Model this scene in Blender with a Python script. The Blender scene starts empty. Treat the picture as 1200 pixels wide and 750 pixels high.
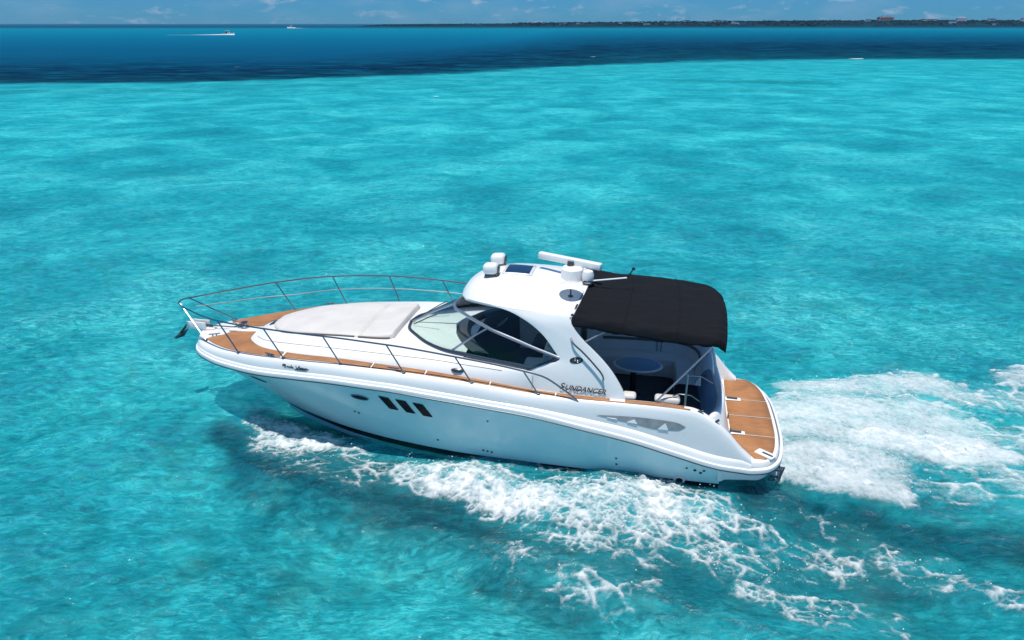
import bpy, bmesh, math, random
import numpy as np
from mathutils import Vector, Matrix

R = math.radians
random.seed(7)
rng = np.random.default_rng(11)
scene = bpy.context.scene
COL = scene.collection

# ------------------------------------------------------------------ camera
CAM_H = 7.63
HAZE = 0.00004
cam = bpy.data.cameras.new('camera')
cam.sensor_width = 36.0
cam.lens = 36.0 * 880.0 / 1200.0
cam.clip_start = 0.1
cam.clip_end = 120000.0
camo = bpy.data.objects.new('camera', cam)
COL.objects.link(camo)
camo.location = (0, 0, CAM_H)
camo.rotation_euler = (R(90 - 21.52), 0, 0)
scene.camera = camo

# ------------------------------------------------------------------ light, sky, exposure
SUN_EL = 79.0
SUN_AZ = 205.0      # compass-like: 0 = +Y (away from the camera), 90 = +X
sun = bpy.data.lights.new('sun', 'SUN')
sun.energy = 4.6
sun.angle = R(0.53)
sun.color = (1.0, 0.96, 0.90)
suno = bpy.data.objects.new('sun', sun)
COL.objects.link(suno)
sd = Vector((math.sin(R(SUN_AZ)) * math.cos(R(SUN_EL)), math.cos(R(SUN_AZ)) * math.cos(R(SUN_EL)), math.sin(R(SUN_EL))))
suno.rotation_euler = (-sd).to_track_quat('-Z', 'Y').to_euler()
suno.location = (0, 0, 60)

world = bpy.data.worlds.new('World')
scene.world = world
world.use_nodes = True
wt = world.node_tree
wt.nodes.clear()


def node(t, kind, **kw):
    n = t.nodes.new(kind)
    for k, v in kw.items():
        if k.startswith('i_'):
            key = k[2:]
            key = int(key) if key.isdigit() else key.replace('_', ' ')
            n.inputs[key].default_value = v
        else:
            setattr(n, k, v)
    return n


def link(t, a, b):
    t.links.new(a, b)


def ramp(t, stops, src=None, interp='LINEAR'):
    n = t.nodes.new('ShaderNodeValToRGB')
    n.color_ramp.interpolation = interp
    els = n.color_ramp.elements
    while len(els) < len(stops):
        els.new(0.5)
    for e, (p, c) in zip(els, stops):
        e.position = p
        e.color = (c[0], c[1], c[2], 1) if not isinstance(c, (int, float)) else (c, c, c, 1)
    if src is not None:
        t.links.new(src, n.inputs['Fac'])
    return n


wout = node(wt, 'ShaderNodeOutputWorld')
bg = node(wt, 'ShaderNodeBackground')
bg.inputs['Strength'].default_value = 0.085
sky = node(wt, 'ShaderNodeTexSky', sky_type='NISHITA', sun_disc=False)
sky.sun_elevation = R(SUN_EL)
sky.sun_rotation = R(SUN_AZ)
sky.altitude = 0
sky.air_density = 1.0
sky.dust_density = 0.0
sky.ozone_density = 2.0
tcw = node(wt, 'ShaderNodeTexCoord')
# distant clouds: noise on the view direction, flattened towards the horizon
mapw = node(wt, 'ShaderNodeMapping')
mapw.inputs['Scale'].default_value = (30, 30, 95)
link(wt, tcw.outputs['Generated'], mapw.inputs['Vector'])
nz = node(wt, 'ShaderNodeTexNoise')
nz.inputs['Scale'].default_value = 1.0
nz.inputs['Detail'].default_value = 8
nz.inputs['Roughness'].default_value = 0.6
nz.inputs['Distortion'].default_value = 0.3
link(wt, mapw.outputs['Vector'], nz.inputs['Vector'])
cr = ramp(wt, [(0.0, 0), (0.555, 0), (0.70, 0.62), (1, 0.8)], nz.outputs['Fac'])
nz2 = node(wt, 'ShaderNodeTexNoise')
nz2.inputs['Scale'].default_value = 0.35
nz2.inputs['Detail'].default_value = 5
link(wt, mapw.outputs['Vector'], nz2.inputs['Vector'])
cr2 = ramp(wt, [(0.0, 0), (0.48, 0.0), (0.75, 0.22)], nz2.outputs['Fac'])
cmax = node(wt, 'ShaderNodeMath', operation='MAXIMUM')
link(wt, cr.outputs['Color'], cmax.inputs[0])
link(wt, cr2.outputs['Color'], cmax.inputs[1])
tint = node(wt, 'ShaderNodeMix', data_type='RGBA', blend_type='MULTIPLY')
tint.inputs['Factor'].default_value = 1.0
sepw = node(wt, 'ShaderNodeSeparateXYZ')
link(wt, tcw.outputs['Generated'], sepw.inputs[0])
airc = ramp(wt, [(0.0, (0.108, 0.45, 1.0)), (0.06, (0.15, 0.50, 1.1)), (0.35, (0.34, 0.74, 1.1)), (1.0, (0.48, 0.88, 1.08))], sepw.outputs['Z'])
link(wt, airc.outputs['Color'], tint.inputs[7])
link(wt, sky.outputs['Color'], tint.inputs[6])
cmix = node(wt, 'ShaderNodeMix', data_type='RGBA')
link(wt, cmax.outputs[0], cmix.inputs[0])
link(wt, tint.outputs[2], cmix.inputs[6])
cmix.inputs[7].default_value = (5.0, 6.0, 7.6, 1)
link(wt, cmix.outputs[2], bg.inputs['Color'])
link(wt, bg.outputs['Background'], wout.inputs['Surface'])

vs = scene.view_settings
vs.view_transform = 'Standard'
vs.look = 'None'
vs.exposure = 0.0
vs.gamma = 1.0
vs.use_curve_mapping = False
scene.cycles.max_bounces = 8
scene.cycles.transparent_max_bounces = 24
scene.cycles.use_denoising = True

# ------------------------------------------------------------------ boat frame in the world
PSI = R(10.90)
BX, BY = 5.227, 12.461
FWD = np.array([-math.cos(PSI), math.sin(PSI)])
PRT = np.array([-math.sin(PSI), -math.cos(PSI)])


def b2w(x, y):
    return BX + x * FWD[0] + y * PRT[0], BY + x * FWD[1] + y * PRT[1]


def w2b(wx, wy):
    dx, dy = wx - BX, wy - BY
    return dx * FWD[0] + dy * FWD[1], dx * PRT[0] + dy * PRT[1]


# ------------------------------------------------------------------ noise helpers (numpy)
def vnoise(x, y, seed=0):
    xi = np.floor(x).astype(np.int64)
    yi = np.floor(y).astype(np.int64)
    fx = x - xi
    fy = y - yi
    fx = fx * fx * fx * (fx * (fx * 6 - 15) + 10)
    fy = fy * fy * fy * (fy * (fy * 6 - 15) + 10)

    def g(a, b, dx, dy):
        h = (a * 374761393 + b * 668265263 + seed * 1442695041) & 0xFFFFFFFF
        h = ((h ^ (h >> 13)) * 1274126177) & 0xFFFFFFFF
        h = (h ^ (h >> 16)) & 0xFFFF
        an = h.astype(np.float64) * (2 * math.pi / 65536)
        return np.cos(an) * dx + np.sin(an) * dy
    rx, ry = x - xi, y - yi
    a = g(xi, yi, rx, ry)
    b = g(xi + 1, yi, rx - 1, ry)
    c = g(xi, yi + 1, rx, ry - 1)
    d = g(xi + 1, yi + 1, rx - 1, ry - 1)
    return (a * (1 - fx) + b * fx) * (1 - fy) + (c * (1 - fx) + d * fx) * fy * 1.0


def fbm(x, y, octs=5, seed=0, rough=0.5):
    s = np.zeros_like(x)
    a, t = 1.0, 0.0
    for o in range(octs):
        s += a * vnoise(x * 2 ** o + 17.3 * o, y * 2 ** o - 9.1 * o, seed + o)
        t += a
        a *= rough
    return s / t


def ridged(x, y, octs=4, seed=0, rough=0.55):
    s = np.zeros_like(x)
    a, t = 1.0, 0.0
    for o in range(octs):
        s += a * (1 - np.minimum(1, 2.6 * np.abs(vnoise(x * 2 ** o + 5.7 * o, y * 2 ** o + 3.3 * o, seed + o))))
        t += a
        a *= rough
    return s / t


def worley(x, y, seed=0):
    """distances to the nearest and second nearest jittered cell centre"""
    xi = np.floor(x).astype(np.int64)
    yi = np.floor(y).astype(np.int64)
    f1 = np.full(x.shape, 9.0)
    f2 = np.full(x.shape, 9.0)
    for dx in (-1, 0, 1):
        for dy in (-1, 0, 1):
            a, b = xi + dx, yi + dy
            h = (a * 374761393 + b * 668265263 + seed * 1442695041) & 0xFFFFFFFF
            h = ((h ^ (h >> 13)) * 1274126177) & 0xFFFFFFFF
            h = h ^ (h >> 16)
            d = np.hypot(a + (h & 0xFFF) / 4096.0 - x, b + ((h >> 12) & 0xFFF) / 4096.0 - y)
            f2 = np.minimum(f2, np.maximum(f1, d))
            f1 = np.minimum(f1, d)
    return f1, f2


def web_lines(x, y, seed, width):
    f1, f2 = worley(x, y, seed)
    return 1 - sstep(0.0, width, f2 - f1)


def sstep(e0, e1, x):
    t = np.clip((x - e0) / (e1 - e0), 0, 1)
    return t * t * (3 - 2 * t)


def pchip(xs, ys):
    xs = np.asarray(xs, float)
    ys = np.asarray(ys, float)
    if xs[0] > xs[-1]:
        xs, ys = xs[::-1], ys[::-1]
    h = np.diff(xs)
    d = np.diff(ys) / h
    m = np.zeros_like(ys)
    for i in range(1, len(xs) - 1):
        if d[i - 1] * d[i] > 0:
            w1, w2 = 2 * h[i] + h[i - 1], h[i] + 2 * h[i - 1]
            m[i] = (w1 + w2) / (w1 / d[i - 1] + w2 / d[i])
    m[0], m[-1] = d[0], d[-1]

    def f(x):
        x = np.clip(np.asarray(x, float), xs[0], xs[-1])
        i = np.clip(np.searchsorted(xs, x) - 1, 0, len(xs) - 2)
        t = (x - xs[i]) / h[i]
        t2, t3 = t * t, t * t * t
        return ((2 * t3 - 3 * t2 + 1) * ys[i] + (t3 - 2 * t2 + t) * h[i] * m[i]
                + (-2 * t3 + 3 * t2) * ys[i + 1] + (t3 - t2) * h[i] * m[i + 1])
    return f


def smooth_path(pts, n):
    """n points along a smooth curve through pts, spaced by arc length"""
    P = np.asarray(pts, float)
    s = np.concatenate([[0], np.cumsum(np.linalg.norm(np.diff(P, axis=0), axis=1))])
    u = np.linspace(0, s[-1], n)
    return np.stack([pchip(s, P[:, k])(u) for k in range(P.shape[1])], 1)


# ------------------------------------------------------------------ object helpers
def tag(o, label=None, cat=None, group=None, kind=None):
    if label:
        o['label'] = label
    if cat:
        o['category'] = cat
    if group:
        o['group'] = group
    if kind:
        o['kind'] = kind
    return o


def mesh_obj(name, verts, faces, mat=None, parent=None, smooth=True, sharp=40):
    me = bpy.data.meshes.new(name)
    me.from_pydata([tuple(map(float, v)) for v in verts], [], [tuple(map(int, f)) for f in faces])
    me.update()
    bm = bmesh.new()
    bm.from_mesh(me)
    bmesh.ops.remove_doubles(bm, verts=bm.verts, dist=1e-5)
    bmesh.ops.recalc_face_normals(bm, faces=bm.faces)
    bm.to_mesh(me)
    bm.free()
    if smooth:
        me.shade_smooth()
        me.set_sharp_from_angle(angle=R(sharp))
    o = bpy.data.objects.new(name, me)
    COL.objects.link(o)
    if mat:
        me.materials.append(mat)
    if parent:
        o.parent = parent
    return o


class MB:
    """collects pieces of ONE part"""

    def __init__(self):
        self.v = []
        self.f = []

    def add(self, verts, faces):
        b = len(self.v)
        self.v += [tuple(map(float, p)) for p in verts]
        self.f += [tuple(i + b for i in f) for f in faces]
        return self

    def grid(self, rows, close_u=False, close_v=False):
        n, m = len(rows), len(rows[0])
        vs_ = [p for r in rows for p in r]
        fs = []
        for i in range(n if close_u else n - 1):
            for j in range(m if close_v else m - 1):
                a = i * m + j
                b = i * m + (j + 1) % m
                c = ((i + 1) % n) * m + (j + 1) % m
                d = ((i + 1) % n) * m + j
                fs.append((a, b, c, d))
        return self.add(vs_, fs)

    def tube(self, pts, r, seg=8, cap=True, r2=None):
        P = [Vector(p) for p in pts]
        n = len(P)
        rows = []
        up = Vector((0, 0, 1))
        prev = None
        for i in range(n):
            t = (P[min(i + 1, n - 1)] - P[max(i - 1, 0)])
            if t.length < 1e-9:
                t = Vector((1, 0, 0))
            t.normalize()
            if prev is None:
                a = up if abs(t.z) < 0.9 else Vector((1, 0, 0))
                nrm = (a - t * a.dot(t)).normalized()
            else:
                nrm = (prev - t * prev.dot(t)).normalized()
            prev = nrm
            bn = t.cross(nrm)
            rr = r if r2 is None else r + (r2 - r) * i / (n - 1)
            rows.append([tuple(P[i] + (nrm * math.cos(k * 2 * math.pi / seg) + bn * math.sin(k * 2 * math.pi / seg)) * rr) for k in range(seg)])
        base = len(self.v)
        self.grid(rows, close_v=True)
        if cap:
            self.f.append(tuple(base + k for k in range(seg)))
            self.f.append(tuple(base + (n - 1) * seg + k for k in reversed(range(seg))))
        return self

    def box(self, c, s, rot=None, bev=0.0):
        bm = bmesh.new()
        bmesh.ops.create_cube(bm, size=1.0)
        bmesh.ops.scale(bm, vec=Vector(s), verts=bm.verts)
        if bev > 0:
            bmesh.ops.bevel(bm, geom=bm.edges[:] + bm.verts[:], offset=min(bev, min(s) * 0.49), segments=3, profile=0.5, affect='EDGES')
        M = Matrix.Translation(Vector(c)) @ (rot.to_4x4() if rot else Matrix.Identity(4))
        bmesh.ops.transform(bm, matrix=M, verts=bm.verts)
        self.from_bm(bm)
        return self

    def from_bm(self, bm):
        bm.verts.index_update()
        self.add([v.co[:] for v in bm.verts], [[v.index for v in f.verts] for f in bm.faces])
        bm.free()
        return self

    def lathe(self, prof, c=(0, 0, 0), axis='Z', seg=20):
        rows = []
        for r, h in prof:
            row = []
            for k in range(seg):
                a = 2 * math.pi * k / seg
                p = (r * math.cos(a), r * math.sin(a), h)
                if axis == 'X':
                    p = (p[2], p[0], p[1])
                elif axis == 'Y':
                    p = (p[0], p[2], p[1])
                row.append((p[0] + c[0], p[1] + c[1], p[2] + c[2]))
            rows.append(row)
        base = len(self.v)
        self.grid(rows, close_v=True)
        if prof[0][0] > 1e-6:
            self.f.append(tuple(base + k for k in range(seg)))
        if prof[-1][0] > 1e-6:
            self.f.append(tuple(base + (len(prof) - 1) * seg + k for k in reversed(range(seg))))
        return self

    def build(self, name, mat=None, parent=None, smooth=True, sharp=40):
        return mesh_obj(name, self.v, self.f, mat, parent, smooth, sharp)


def empty(name, loc=(0, 0, 0), rz=0.0):
    o = bpy.data.objects.new(name, None)
    COL.objects.link(o)
    o.location = loc
    o.rotation_euler = (0, 0, rz)
    o.empty_display_size = 0.3
    return o


def solidify(o, t, offset=-1):
    m = o.modifiers.new('thick', 'SOLIDIFY')
    m.thickness = t
    m.offset = offset
    return o


# ------------------------------------------------------------------ materials
def pmat(name, color, rough=0.5, metal=0.0, spec=0.5, coat=0.0, var=0.0, vscale=3.0, bump=0.0, bscale=60.0, detail=4):
    m = bpy.data.materials.new(name)
    m.use_nodes = True
    t = m.node_tree
    p = t.nodes['Principled BSDF']
    p.inputs['Base Color'].default_value = (*color, 1)
    p.inputs['Roughness'].default_value = rough
    p.inputs['Metallic'].default_value = metal
    p.inputs['Specular IOR Level'].default_value = spec
    p.inputs['Coat Weight'].default_value = coat
    tc = node(t, 'ShaderNodeTexCoord')
    if var > 0:
        n = node(t, 'ShaderNodeTexNoise')
        n.inputs['Scale'].default_value = vscale
        n.inputs['Detail'].default_value = detail
        link(t, tc.outputs['Object'], n.inputs['Vector'])
        lo = tuple(c * (1 - var) for c in color)
        hi = tuple(min(1, c * (1 + var)) for c in color)
        r_ = ramp(t, [(0.3, lo), (0.7, hi)], n.outputs['Fac'])
        link(t, r_.outputs['Color'], p.inputs['Base Color'])
        r2 = ramp(t, [(0.3, max(0, rough - 0.06)), (0.7, min(1, rough + 0.08))], n.outputs['Fac'])
        link(t, r2.outputs['Color'], p.inputs['Roughness'])
    if bump > 0:
        n = node(t, 'ShaderNodeTexNoise')
        n.inputs['Scale'].default_value = bscale
        n.inputs['Detail'].default_value = 4
        link(t, tc.outputs['Object'], n.inputs['Vector'])
        b = node(t, 'ShaderNodeBump')
        b.inputs['Strength'].default_value = bump
        b.inputs['Distance'].default_value = 0.01
        link(t, n.outputs['Fac'], b.inputs['Height'])
        link(t, b.outputs['Normal'], p.inputs['Normal'])
    return m


M = {}
M['gelcoat'] = pmat('white gelcoat', (0.80, 0.80, 0.79), 0.28, coat=0.3, var=0.02, vscale=1.3)
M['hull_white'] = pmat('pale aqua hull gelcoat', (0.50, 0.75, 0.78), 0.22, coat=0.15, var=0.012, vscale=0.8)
M['nonskid'] = pmat('white moulded nonskid', (0.76, 0.76, 0.75), 0.55, var=0.03, vscale=5, bump=0.15, bscale=180)
M['black_stripe'] = pmat('black boot stripe', (0.008, 0.009, 0.012), 0.25)
M['navy_bottom'] = pmat('dark bottom paint', (0.02, 0.03, 0.045), 0.5, var=0.2)
M['steel'] = pmat('polished stainless', (0.27, 0.29, 0.31), 0.30, metal=1.0)
M['alloy'] = pmat('grey alloy frame', (0.42, 0.45, 0.49), 0.35, metal=0.85)
M['dark_steel'] = pmat('dull galvanised steel', (0.10, 0.11, 0.12), 0.4, metal=0.8)
M['navy_frame'] = pmat('anodised windshield frame', (0.05, 0.075, 0.11), 0.28, metal=0.5)
M['black_rubber'] = pmat('black rubber', (0.012, 0.012, 0.013), 0.5)
M['canvas'] = pmat('black acrylic canvas', (0.0065, 0.0078, 0.0105), 0.9, spec=0.2, var=0.25, vscale=2.5, bump=0.35, bscale=9)
M['pad'] = pmat('off white vinyl', (0.62, 0.60, 0.57), 0.55, var=0.05, vscale=2.5, bump=0.3, bscale=6)
M['vinyl'] = pmat('white lounge vinyl', (0.74, 0.74, 0.73), 0.5, var=0.04, vscale=4)
M['tan_vinyl'] = pmat('taupe vinyl inlay', (0.16, 0.13, 0.11), 0.55)
M['blue_shade'] = pmat('white liner in painted blue shade', (0.24, 0.40, 0.60), 0.5, var=0.05, vscale=3)  # blue skylit shade of white parts, painted into the base colour
M['navy_vinyl'] = pmat('dark helm vinyl', (0.035, 0.042, 0.055), 0.45)
M['dash'] = pmat('dark dash panel', (0.05, 0.058, 0.068), 0.4)
M['dark_glass'] = pmat('dark tinted glass', (0.003, 0.006, 0.009), 0.2, spec=0.12)
M['solar'] = pmat('blue tinted hatch glass', (0.01, 0.035, 0.085), 0.08, spec=0.6)
M['grey_recess'] = pmat('grey intake mesh', (0.27, 0.29, 0.30), 0.6, var=0.3, vscale=5)
M['letter'] = pmat('dark grey lettering', (0.018, 0.022, 0.028), 0.35)
M['caulk'] = pmat('white seam', (0.7, 0.7, 0.69), 0.5)
M['floor_dark'] = pmat('dark cockpit carpet', (0.06, 0.065, 0.07), 0.9, var=0.2, vscale=8)


def teak_mat():
    m = bpy.data.materials.new('teak decking')
    m.use_nodes = True
    t = m.node_tree
    p = t.nodes['Principled BSDF']
    p.inputs['Roughness'].default_value = 0.6
    tc = node(t, 'ShaderNodeTexCoord')
    mp = node(t, 'ShaderNodeMapping')
    mp.inputs['Scale'].default_value = (2.5, 26, 26)
    link(t, tc.outputs['Object'], mp.inputs['Vector'])
    n = node(t, 'ShaderNodeTexNoise')
    n.inputs['Scale'].default_value = 1.6
    n.inputs['Detail'].default_value = 6
    n.inputs['Roughness'].default_value = 0.65
    link(t, mp.outputs['Vector'], n.inputs['Vector'])
    r1 = ramp(t, [(0.25, (0.30, 0.128, 0.045)), (0.55, (0.42, 0.195, 0.078)), (0.8, (0.50, 0.25, 0.11))], n.outputs['Fac'])
    n2 = node(t, 'ShaderNodeTexNoise')
    n2.inputs['Scale'].default_value = 2.2
    n2.inputs['Detail'].default_value = 5
    link(t, tc.outputs['Object'], n2.inputs['Vector'])
    r2 = ramp(t, [(0.3, (0.78, 0.76, 0.74)), (0.65, (1.06, 1.05, 1.03))], n2.outputs['Fac'])
    mx = node(t, 'ShaderNodeMix', data_type='RGBA', blend_type='MULTIPLY')
    mx.inputs[0].default_value = 1
    link(t, r1.outputs['Color'], mx.inputs[6])
    link(t, r2.outputs['Color'], mx.inputs[7])
    # fine plank joints along the boat
    sep = node(t, 'ShaderNodeSeparateXYZ')
    link(t, tc.outputs['Object'], sep.inputs[0])
    mul = node(t, 'ShaderNodeMath', operation='MULTIPLY')
    mul.inputs[1].default_value = 1 / 0.055
    link(t, sep.outputs['Y'], mul.inputs[0])
    fr = node(t, 'ShaderNodeMath', operation='FRACT')
    link(t, mul.outputs[0], fr.inputs[0])
    lt = node(t, 'ShaderNodeMath', operation='LESS_THAN')
    lt.inputs[1].default_value = 0.09
    link(t, fr.outputs[0], lt.inputs[0])
    mx2 = node(t, 'ShaderNodeMix', data_type='RGBA')
    k = node(t, 'ShaderNodeMath', operation='MULTIPLY')
    k.inputs[1].default_value = 0.55
    link(t, lt.outputs[0], k.inputs[0])
    link(t, k.outputs[0], mx2.inputs[0])
    link(t, mx.outputs[2], mx2.inputs[6])
    mx2.inputs[7].default_value = (0.16, 0.075, 0.035, 1)
    link(t, mx2.outputs[2], p.inputs['Base Color'])
    b = node(t, 'ShaderNodeBump')
    b.inputs['Strength'].default_value = 0.2
    b.inputs['Distance'].default_value = 0.004
    link(t, n.outputs['Fac'], b.inputs['Height'])
    link(t, b.outputs['Normal'], p.inputs['Normal'])
    return m


M['teak'] = teak_mat()


def glass_mat(name, tint, ior=1.45):
    m = bpy.data.materials.new(name)
    m.use_nodes = True
    t = m.node_tree
    t.nodes.clear()
    o = node(t, 'ShaderNodeOutputMaterial')
    tr = node(t, 'ShaderNodeBsdfTransparent')
    tr.inputs['Color'].default_value = (*tint, 1)
    gl = node(t, 'ShaderNodeBsdfGlossy')
    gl.inputs['Roughness'].default_value = 0.03
    fr = node(t, 'ShaderNodeFresnel')
    fr.inputs['IOR'].default_value = ior
    mx = node(t, 'ShaderNodeMixShader')
    link(t, fr.outputs[0], mx.inputs[0])
    link(t, tr.outputs[0], mx.inputs[1])
    link(t, gl.outputs[0], mx.inputs[2])
    link(t, mx.outputs[0], o.inputs['Surface'])
    return m


M['glass'] = glass_mat('green tinted windshield glass', (0.80, 0.90, 0.88))
M['blue_glass'] = glass_mat('blue tinted far pane', (0.55, 0.75, 0.85))

# ================================================================== THE SEA
# ---- foam and wake layout, in boat coordinates (x forward, y to port)
#   capsule: (x0, y0, x1, y1, r0, r1, strength)
WAKE_SIDE = [  # splash along the port side
    (10.45, 0.95, 9.75, 1.05, 0.34, 0.55, 1.0), (9.75, 1.3, 8.7, 1.45, 0.62, 0.36, 0.95), (8.7, 1.45, 7.9, 1.58, 0.32, 0.14, 0.75),
    (9.9, 1.75, 9.2, 1.85, 0.35, 0.32, 0.6),
    (8.6, 1.9, 7.3, 2.25, 0.45, 0.5, 0.42),
    (7.6, 2.5, 6.9, 2.3, 0.3, 0.4, 0.40),
    (6.75, 2.2, 5.6, 2.35, 0.48, 0.5, 1.0), (5.6, 2.35, 4.3, 2.75, 0.55, 0.72, 0.95),
    (4.3, 2.75, 2.9, 2.7, 0.72, 0.85, 0.86), (2.9, 2.4, 1.5, 2.35, 0.8, 0.6, 0.86), (1.5, 2.3, 0.7, 2.5, 0.5, 0.35, 0.5),
    (6.3, 1.75, 2.6, 1.72, 0.16, 0.18, 0.35),
    (4.2, 3.3, 3.2, 3.6, 0.5, 0.5, 0.55), (2.4, 3.1, 1.0, 3.1, 0.45, 0.4, 0.55), (1.0, 3.1, 0.1, 3.2, 0.38, 0.38, 0.46),
    (1.0, 3.9, -0.3, 4.05, 0.30, 0.28, 0.52), (-0.3, 4.0, -1.0, 4.0, 0.25, 0.2, 0.36),
    (3.5, 4.2, 2.9, 4.5, 0.42, 0.40, 0.46), (3.0, 4.0, 2.4, 4.2, 0.3, 0.2, 0.4),
    (0.3, 1.9, -0.8, 2.1, 0.3, 0.4, 0.30),
    (-1.0, 2.3, -1.6, 3.0, 0.35, 0.35, 0.46), (-1.5, 3.1, -2.3, 3.2, 0.35, 0.35, 0.48), (-2.2, 3.3, -3.2, 3.7, 0.3, 0.3, 0.48),
    (-1.0, 3.0, -2.0, 2.6, 0.25, 0.25, 0.38),
    (9.0, 2.2, 7.6, 2.6, 0.35, 0.35, 0.36), (4.0, 3.4, 2.4, 3.6, 0.45, 0.4, 0.44), (1.6, 3.4, 0.4, 3.4, 0.4, 0.4, 0.42),
    (0.6, 2.6, -0.6, 3.0, 0.45, 0.5, 0.46), (0.6, 4.25, -0.9, 4.35, 0.26, 0.24, 0.46), (4.6, 4.0, 3.4, 4.5, 0.4, 0.35, 0.44),
]
WAKE_STERN = [  # churned water behind the stern
    (0.2, -0.9, -1.5, -1.3, 1.0, 1.5, 0.78), (0.0, 0.5, -1.4, 0.3, 0.75, 0.9, 0.80), (-1.5, -1.0, -3.0, -1.4, 1.4, 1.7, 0.66),
    (-1.6, -0.6, -3.6, -0.7, 0.5, 0.62, 1.0), (-3.2, -0.7, -4.0, -0.6, 0.5, 0.42, 0.75), (-3.6, -0.1, -4.4, 0.4, 0.35, 0.3, 0.5),
    (-0.6, -2.6, -3.6, -3.5, 0.6, 0.75, 0.66), (-2.6, -3.2, -4.2, -3.5, 0.5, 0.5, 0.5),
    (-0.4, 0.9, -1.7, 0.95, 0.35, 0.4, 0.75), (-1.5, 0.6, -3.2, 0.8, 0.35, 0.35, 0.42),
    (-4.0, -1.0, -7.5, -1.4, 0.9, 1.4, 0.30), (-4.0, 0.8, -7.0, 1.6, 0.6, 0.9, 0.26),
    (-4.2, -3.0, -6.5, -3.2, 0.8, 0.9, 0.5), (-3.8, 0.2, -6.0, 1.0, 0.6, 0.7, 0.5), (-4.2, -1.2, -7.5, -1.6, 0.8, 1.0, 0.48),
    (-5.6, -4.2, -7.6, -4.9, 0.7, 0.9, 0.56), (-7.0, -4.2, -10.0, -4.6, 0.9, 1.2, 0.42), (-5.0, -2.4, -9.0, -3.0, 0.6, 0.9, 0.28),
    (-6.0, 0.2, -9.0, 0.8, 0.8, 0.9, 0.28),
]
SHADE_PAINT = [  # boat shadow and dark wave slopes, painted into the water colour
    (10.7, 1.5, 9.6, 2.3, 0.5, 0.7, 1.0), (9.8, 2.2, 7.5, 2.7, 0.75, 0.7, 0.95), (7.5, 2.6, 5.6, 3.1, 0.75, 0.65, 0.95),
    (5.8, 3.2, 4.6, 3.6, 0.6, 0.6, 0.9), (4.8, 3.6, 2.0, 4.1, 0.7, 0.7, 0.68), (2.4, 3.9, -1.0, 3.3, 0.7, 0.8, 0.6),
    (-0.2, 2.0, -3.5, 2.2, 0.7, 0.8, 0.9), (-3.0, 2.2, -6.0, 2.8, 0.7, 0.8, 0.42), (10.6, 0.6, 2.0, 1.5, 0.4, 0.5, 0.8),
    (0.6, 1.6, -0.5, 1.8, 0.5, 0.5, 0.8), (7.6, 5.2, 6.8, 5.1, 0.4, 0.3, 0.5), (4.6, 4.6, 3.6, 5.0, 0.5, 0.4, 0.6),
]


def caps(bx, by, L):
    d = np.zeros_like(bx)
    for x0, y0, x1, y1, r0, r1, s in L:
        dx, dy = x1 - x0, y1 - y0
        t = np.clip(((bx - x0) * dx + (by - y0) * dy) / (dx * dx + dy * dy), 0, 1)
        q = np.hypot(bx - (x0 + t * dx), by - (y0 + t * dy)) / (r0 + (r1 - r0) * t)
        d = np.maximum(d, s * (1 - sstep(0.25, 1.55, q)))
    return d


# ---- waves
WAVES = []
for i in range(64):
    lam = 0.45 * (1.085 ** i) if i < 34 else random.uniform(4, 9)
    ang = R(random.gauss(-62, 38))
    k = 2 * math.pi / lam
    WAVES.append((k * math.cos(ang), k * math.sin(ang), random.uniform(0, 2 * math.pi), 0.0052 * lam ** 0.75 * random.uniform(0.5, 1.2)))


def wave_h(wx, wy):
    h = np.zeros_like(wx)
    jx = wx + 0.5 * fbm(wx * 0.35, wy * 0.35, 3, 91)
    jy = wy + 0.5 * fbm(wx * 0.35 + 40, wy * 0.35, 3, 92)
    for kx, ky, ph, a in WAVES:
        h += a * np.sin(kx * jx + ky * jy + ph)
    h += 0.035 * ridged(wx * 0.55, wy * 0.8, 3, 33) - 0.018
    bx, by = w2b(wx, wy)
    side = caps(bx, by, WAKE_SIDE)
    stern = caps(bx, by, WAKE_STERN)
    h += 0.10 * side * sstep(1.55, 2.2, by) + 0.07 * stern
    h -= 0.075 * caps(bx, by, [(9.4, 0.0, 1.5, 0.0, 0.9, 1.45, 1.0)])
    h += (side + 0.8 * stern) * 0.09 * fbm(bx * 1.7, by * 1.7, 4, 51)
    # bow wave shoulder running out to port
    ridge = by - (2.5 + 0.25 * (10.3 - bx))
    m = sstep(11.0, 9.5, bx) * sstep(-6, 0, bx)
    h += 0.16 * np.exp(-(ridge / 0.55) ** 2) * m - 0.08 * np.exp(-((ridge - 0.9) / 0.6) ** 2) * m
    fade = 1 - sstep(60, 400, np.hypot(wx, wy))
    return h * fade


def axis(lo, hi, step, end, g=1.07):
    a = list(np.arange(lo, hi + 1e-6, step))
    s, x = step, a[-1]
    while x < end:
        s *= g
        x += s
        a.append(x)
    s, x = step, a[0]
    pre = []
    while x > -end:
        s *= g
        x -= s
        pre.append(x)
    return np.array(pre[::-1] + a)


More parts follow.
